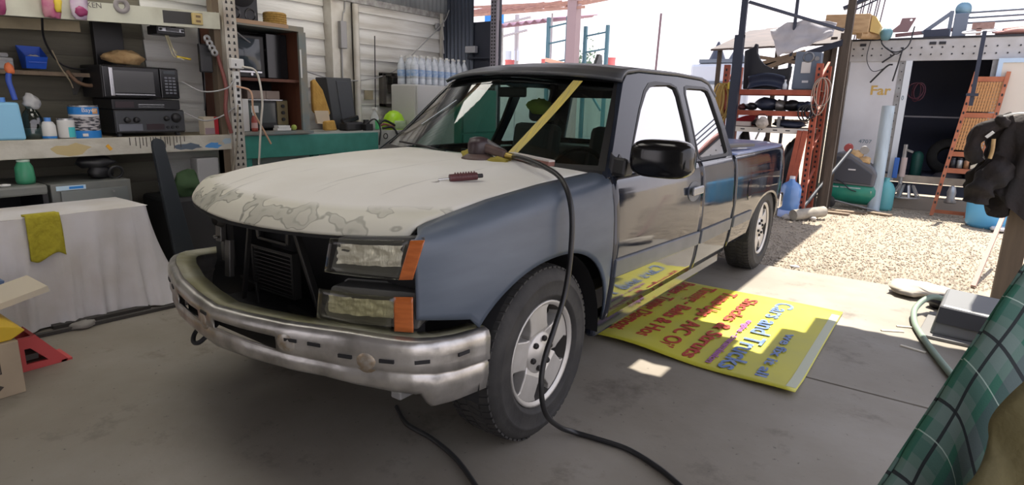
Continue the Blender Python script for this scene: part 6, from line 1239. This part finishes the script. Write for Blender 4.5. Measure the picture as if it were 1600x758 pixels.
# items on the tonneau
TT = thing('tin_box', (.62, 3.62, 1.12), 'pale grey tin standing on the front corner of the sky-tinted bed cover', 'tin'); B().box((.58, 3.52, 1.117), (.80, 3.60, 1.235), .1).build('case', mat('pale tin', (.42, .46, .50), .4, .4), TT, bevel=.008); B().box((.60, 3.515, 1.20), (.78, 3.605, 1.24), .1).build('lid', mat('pale lid', (.5, .52, .54), .4), TT, bevel=.008)
one('black_bracket', B().bar((.78, 3.72, 1.135), (.86, 4.18, 1.135), .09, .025), blackp, 'flat black bracket lying on the sky-tinted bed cover', 'bracket', bevel=.004)
one('engine_casting', B().lump((.55, 3.85, 1.145), (.10, .12, .03), 211, rough=.5), greyb, 'lumpy grey casting lying behind the pale tin', 'car part')
# --- yellow sign board on the floor
SG = thing('shop_sign', (1.15, 2.9, 0), 'yellow repair shop sign board lying face up beside the truck', 'sign')
sgy = mat('sign yellow', (.52, .48, .045), .42, col2=(.42, .41, .09), scale=1.6, amt=.4)
gs0 = lambda u, v: V((.545+1.235*u, 2.07+1.57*v-.05*u*(1-v)+.02*(1-u), .014+.022*max(0, 1-v*7)*(.5+.5*math.sin(u*8))+.004*math.sin(u*5+v*4)))
B().grid(gs0, 24, 30).build('board', sgy, SG, solid=.005)
rtx = mat('sign red', (.40, .045, .03), .5); btx = mat('sign blue', (.06, .12, .32), .5, col2=(.20, .28, .50), scale=20)
def sign_text(s, size, u, y1, y0, m, off=.003):
    """lettering reading towards the camera, fitted between y1 (start) and y0 (end)"""
    o = text(s, size, frame((.545+1.235*u, y1, .0205), (0, -1, 0), (1, 0, 0)), m, SG, font_off=off); o['kind'] = 'stuff'
    ys = [v.co.y+OFF[SG].y for v in o.data.vertices]; k = (y1-y0)/(y1-min(ys))
    for v in o.data.vertices: v.co.y = y1-OFF[SG].y-(y1-OFF[SG].y-v.co.y)*k
sign_text('Brakes - Tuning Diagnostics', .145, .055, 3.60, 2.13, rtx); sign_text('Timing - Belts & Hoses', .145, .20, 3.58, 2.12, rtx); sign_text('Tune-Ups - A/C Oils', .145, .34, 3.55, 2.12, rtx); sign_text('Shocks & Struts', .13, .485, 3.50, 2.12, rtx)
sign_text('engine - transmission', .06, .60, 3.0, 2.12, mat('sign purple', (.30, .10, .28), .5), .002); sign_text('Cars and Trucks', .17, .66, 3.56, 2.10, btx, .003); sign_text('we fix it all', .085, .82, 2.9, 2.12, btx, .002)
# white border where the sign paint has worn off
B().grid(lambda u, v: gs0(.955+.04*u, .03+.9*v)+V((0, 0, .0012)), 2, 10).build('worn_edge', mat('worn sign edge', (.50, .52, .40), .6), SG)
# --- things by the right-hand slab edge
GBX = thing('plastic_case', (2.55, 3.75, 0), 'grey plastic vehicle box with a dark front lying on the slab', 'case')
gcs = mat('grey case', (.15, .155, .16), .45)
B().add([(2.30, 3.52, .02), (2.86, 3.46, .02), (2.90, 3.98, .02), (2.33, 4.02, .02), (2.33, 3.58, .21), (2.84, 3.50, .19), (2.87, 3.92, .22), (2.36, 3.96, .245)], [(3,2,1,0),(4,5,6,7),(0,1,5,4),(1,2,6,5),(2,3,7,6),(3,0,4,7)]).build('case', gcs, GBX, bevel=.02)
B().add([(2.325, 3.545, .10), (2.83, 3.475, .09), (2.838, 3.492, .185), (2.333, 3.565, .20)], [(0, 1, 2, 3)]).build('dark_front', mat('dark face', (.05, .052, .06), .4), GBX, solid=.04, off=0)
B().box((2.26, 3.44, 0), (2.92, 4.05, .022), -.08).build('tray', mat('tray grey', (.16, .155, .15), .6), GBX, bevel=.006)
one('pale_sack', B().lump((2.22, 4.55, .05), (.22, .16, .06), 221, rough=.5), mat('pale sack', (.52, .47, .40), .85), 'pale sack lying at the edge of the slab behind the grey case', 'sack')
one('black_shoe', B().lump((2.36, 4.28, .045), (.10, .09, .05), 222, rough=.3), blackp, 'black shoe shaped lump between the pale sack and grey case', 'shoe')
one('brown_cushion', B().lump((2.68, 3.22, .16), (.12, .14, .13), 223, rough=.2), mat('brown pad', (.22, .15, .11), .8), 'brown padded cushion in front of the grey case', 'cushion')
one('green_hose', B().tube(spline([(2.42, 4.15, .10), (2.28, 4.10, .12), (2.20, 3.95, .06), (2.21, 3.70, .025), (2.27, 3.40, .022), (2.36, 3.05, .022), (2.46, 2.70, .022), (2.56, 2.3, .022)], 8), .020, 10), mat('grey green hose', (.22, .29, .23), .6), 'grey green hose lying on the slab beside the grey case', 'hose')
for i, (x, y, a) in enumerate(((2.10, 3.46, .5), (2.18, 3.62, .4), (2.23, 3.18, -.3))): one('wood_sliver', B().box((x-.07, y-.010, .001), (x+.07, y+.010, .008), a), mat('pale sliver', (.60, .55, .45), .7), ('pale wood sliver on the slab just in the shade', 'pale wood sliver closest to the green hose bend', 'pale wood sliver nearest the plaid cloth')[i], 'sliver', 'wood slivers')
one('paper_scrap', B().lump((1.20, 4.95, -.02), (.05, .03, .012), 224, 8, 5), whitep, 'white scrap lying on the gravel by the slab edge', 'scrap')
one('wood_stick', B().bar((2.57, 5.35, -.04), (2.78, 6.6, .60), .035, .035), mat('pink wood', (.32, .20, .17), .7), 'pinkish stick leaning beside the timber post', 'stick')
PT = thing('timber_post', (2.72, 4.75, 0), 'brown timber post at the right edge with a dark coat on it', 'post')
B().box((2.66, 4.70, -.05), (2.80, 4.82, 3.05)).build('post', mat('post timber', (.12, .088, .058), .8, col2=(.085, .062, .042), scale=5, stretch=(4, 4, .4)), PT)
B().cyl((2.60, 4.62, 1.36), (2.78, 4.74, 1.38), .012, 8).build('peg', steel, PT)
# dark coat hung on the post: a draped surface with hood and sleeve
CO = thing('dark_coat', (2.62, 4.6, .7), 'dark brown coat hung on the timber post at the right edge', 'coat')
coatm = mat('dark coat', (.006, .005, .006), .85, col2=(.015, .009, .008), scale=5, bump=.3)
def coat_pt(u, v):
    a = 2*PI*u; z = 1.44-.62*v; w_ = lerp(v, [(0, .05), (.06, .14), (.18, .20), (.40, .22), (.70, .27), (.92, .27), (1, .22)]); d = lerp(v, [(0, .03), (.1, .09), (.5, .10), (1, .12)])
    f = 1+.30*noise.noise(V((math.cos(a)*2.6, math.sin(a)*2.6, v*2.5+.3)))+.16*(1-2*abs(math.sin(a*4.5+v*2.2)))*min(1, v*2)+.10*noise.noise(V((math.cos(a)*7, math.sin(a)*7, v*6)))
    cx = lerp(v, [(0, 2.66), (.3, 2.66), (.7, 2.68), (1, 2.70)])
    return V((cx+w_*f*math.cos(a), 4.60+d*f*math.sin(a)*.9, z+(-.05+.10*math.sin(a*2+.5))*v*v))
B().grid(coat_pt, 96, 40).build('body', coatm, CO)
def sleeve(pts, r0, r1, seed):
    P = spline(pts, 8); n = len(P)-1
    def f(u, v):
        k = u*n; i = min(int(k), n-1); c = P[i]+(P[i+1]-P[i])*(k-i); d = (P[i+1]-P[i]).normalized(); x = d.cross(V((0, 1, 0))).normalized(); y = d.cross(x); a = 2*PI*v
        r = (r0+(r1-r0)*u)*(1+.28*noise.noise(V((math.cos(a)*2, math.sin(a)*2, u*5+seed)))+.14*math.sin(u*17+2*math.sin(a)+seed))
        return c+x*math.cos(a)*r+y*math.sin(a)*r*.75
    return B().grid(f, 40, 28).build('sleeve', coatm, CO)
sleeve([(2.56, 4.57, 1.39), (2.43, 4.54, 1.34), (2.36, 4.52, 1.25), (2.37, 4.52, 1.15), (2.41, 4.53, 1.09)], .055, .05, 1.0)
sleeve([(2.58, 4.55, 1.08), (2.50, 4.50, .98), (2.45, 4.50, .88), (2.44, 4.52, .80)], .10, .075, 2.0)
B().lump((2.50, 4.53, 1.385), (.05, .04, .045), 231, rough=.5).build('cuff', coatm, CO); B().bar((2.425, 4.475, 1.27), (2.46, 4.47, 1.31), .035, .02).build('white_tag', white, CO); B().tube(spline([(2.47, 4.48, 1.26), (2.475, 4.48, 1.18), (2.47, 4.485, 1.12)], 4), .014, 6).build('piping', tan, CO)
B().tube(spline([(2.50, 4.5, 1.42), (2.56, 4.49, 1.44), (2.64, 4.49, 1.445), (2.72, 4.5, 1.43)], 5), .008, 6).build('drawstring', white, CO)
# --- plaid cloth and olive jacket over a chair back, close to the camera
PCX = thing('blanket_stand', (2.4, .3, 0), 'green and grey plaid blanket draped over a sloping frame, close to the viewer', 'blanket')
def plaid():
    m = bpy.data.materials.new('green plaid'); m.use_nodes = True; t = m.node_tree; b = t.nodes['Principled BSDF']; N = t.nodes.new; L = t.links.new
    uv = N('ShaderNodeUVMap'); sp = N('ShaderNodeSeparateXYZ'); L(uv.outputs[0], sp.inputs[0])
    def band(ax, scale, lo, hi, ph=0):
        a = N('ShaderNodeMath'); a.operation = 'MULTIPLY_ADD'; a.inputs[1].default_value = scale; a.inputs[2].default_value = ph; L(sp.outputs[ax], a.inputs[0])
        f = N('ShaderNodeMath'); f.operation = 'FRACT'; L(a.outputs[0], f.inputs[0])
        g = N('ShaderNodeMath'); g.operation = 'GREATER_THAN'; g.inputs[1].default_value = lo; L(f.outputs[0], g.inputs[0]); h = N('ShaderNodeMath'); h.operation = 'LESS_THAN'; h.inputs[1].default_value = hi; L(f.outputs[0], h.inputs[0])
        k = N('ShaderNodeMath'); k.operation = 'MULTIPLY'; L(g.outputs[0], k.inputs[0]); L(h.outputs[0], k.inputs[1]); return k
    cur = None
    def over(fac, col, amt):
        nonlocal cur
        mx = N('ShaderNodeMix'); mx.data_type = 'RGBA'; k = N('ShaderNodeMath'); k.operation = 'MULTIPLY'; k.inputs[1].default_value = amt; L(fac.outputs[0], k.inputs[0]); L(k.outputs[0], mx.inputs[0])
        if cur is None: mx.inputs[6].default_value = (.022, .115, .072, 1)
        else: L(cur, mx.inputs[6])
        mx.inputs[7].default_value = (*col, 1); cur = mx.outputs[2]
    over(band('X', 3.6, .0, .42), (.15, .19, .17), .55); over(band('Y', 3.6, .1, .5), (.15, .19, .17), .55); over(band('X', 3.6, .55, .75), (.02, .10, .07), .5); over(band('Y', 3.6, .6, .82), (.06, .06, .08), .5)
    over(band('X', 3.6, .20, .245), (.006, .008, .01), .95); over(band('Y', 3.6, .28, .325), (.006, .008, .01), .95); over(band('X', 3.6, .80, .815), (.5, .6, .5), .6); over(band('Y', 3.6, .90, .915), (.5, .6, .5), .6)
    L(cur, b.inputs['Base Color']); b.inputs['Roughness'].default_value = .85
    n = N('ShaderNodeTexNoise'); n.inputs['Scale'].default_value = 180; bp = N('ShaderNodeBump'); bp.inputs['Strength'].default_value = .15; bp.inputs['Distance'].default_value = .004; L(n.outputs['Fac'], bp.inputs['Height']); L(bp.outputs[0], b.inputs['Normal'])
    return m
def cloth_uv(o, nu, nv):
    me = o.data; l = me.uv_layers.new(name='UVMap')
    for p in me.polygons:
        for li in p.loop_indices:
            vi = me.loops[li].vertex_index; l.data[li].uv = ((vi//(nv+1))/nu, (vi % (nv+1))/nv)
def pl_pt(u, v):
    # ridge from low near end to the chair top; v runs down the outer side (to the right)
    r = V((2.225, -.02, .80))*(1-u)+V((2.405, .44, 1.165))*u
    d = v*.55; fold = .035*math.sin(u*9+v*6)*min(1, v*3)+.02*noise.noise(V((u*6, v*5, 3)))
    return r+V((.25*d+.16*min(v, .3)+fold*.4, -.36*d+fold, -.62*d+.05*math.sin(min(1, v*4)*PI)*.4))
po = B().grid(pl_pt, 40, 36).build('blanket', plaid(), PCX, solid=.006); cloth_uv(po, 40, 36)
def ol_pt(u, v):
    r = V((2.300, -.06, .845))*(1-u)+V((2.415, .10, 1.07))*u
    d = v*.5; return r+V((.20*d+.14*min(v, .25)+.015*math.sin(u*7+v*8), -.25*d-.02-.01*math.sin(u*11), -.60*d+.03*math.sin(min(1, v*4)*PI)*.4))
one('olive_jacket', B().grid(ol_pt, 30, 24), mat('olive jacket', (.115, .095, .035), .85, col2=(.085, .07, .025), scale=6, bump=.3), 'olive brown jacket in front of the plaid blanket, bottom right corner', 'jacket', solid=.012)
def back_pt(u, v):
    r = V((2.225, -.02, .80))*(1-u)+V((2.405, .44, 1.165))*u
    return r+V((-.05*v+.012*math.sin(u*11)*v, .10*v+.015*math.sin(u*8+1)*v, -.5*v))
bk = B().grid(back_pt, 24, 14).build('blanket', po.data.materials[0], PCX, solid=.006, off=1); cloth_uv(bk, 24, 14)
ra, rb_ = V((2.235, -.005, .775)), V((2.41, .445, 1.14)); e_ = V((.30, -.16, -.10))
for p in (ra, rb_, ra+e_, rb_+e_): B().cyl((p.x, p.y, 0), p, .014, 8).build('leg', steel, PCX)
for p, q in ((ra, rb_), (ra+e_, rb_+e_), (ra, ra+e_), (rb_, rb_+e_)): B().cyl(p, q, .013, 8).build('rail', steel, PCX)
# --- teal cabinet glimpsed through the cab glass
TCB = thing('teal_cabinet', (-2.0, 4.0, 0), 'teal steel cabinet seen through the truck windscreen', 'cabinet')
tcm = mat('teal cabinet', (.06, .30, .25), .45)
B().box((-2.0, 3.70, 0), (-1.9, 4.29, 1.55)).build('case', tcm, TCB, bevel=.006); B().box((-1.90, 3.72, 1.11), (-1.885, 4.27, 1.53)).build('door', tcm, TCB, bevel=.004); B().box((-1.90, 3.72, .08), (-1.885, 4.27, 1.09)).build('door', tcm, TCB, bevel=.004)
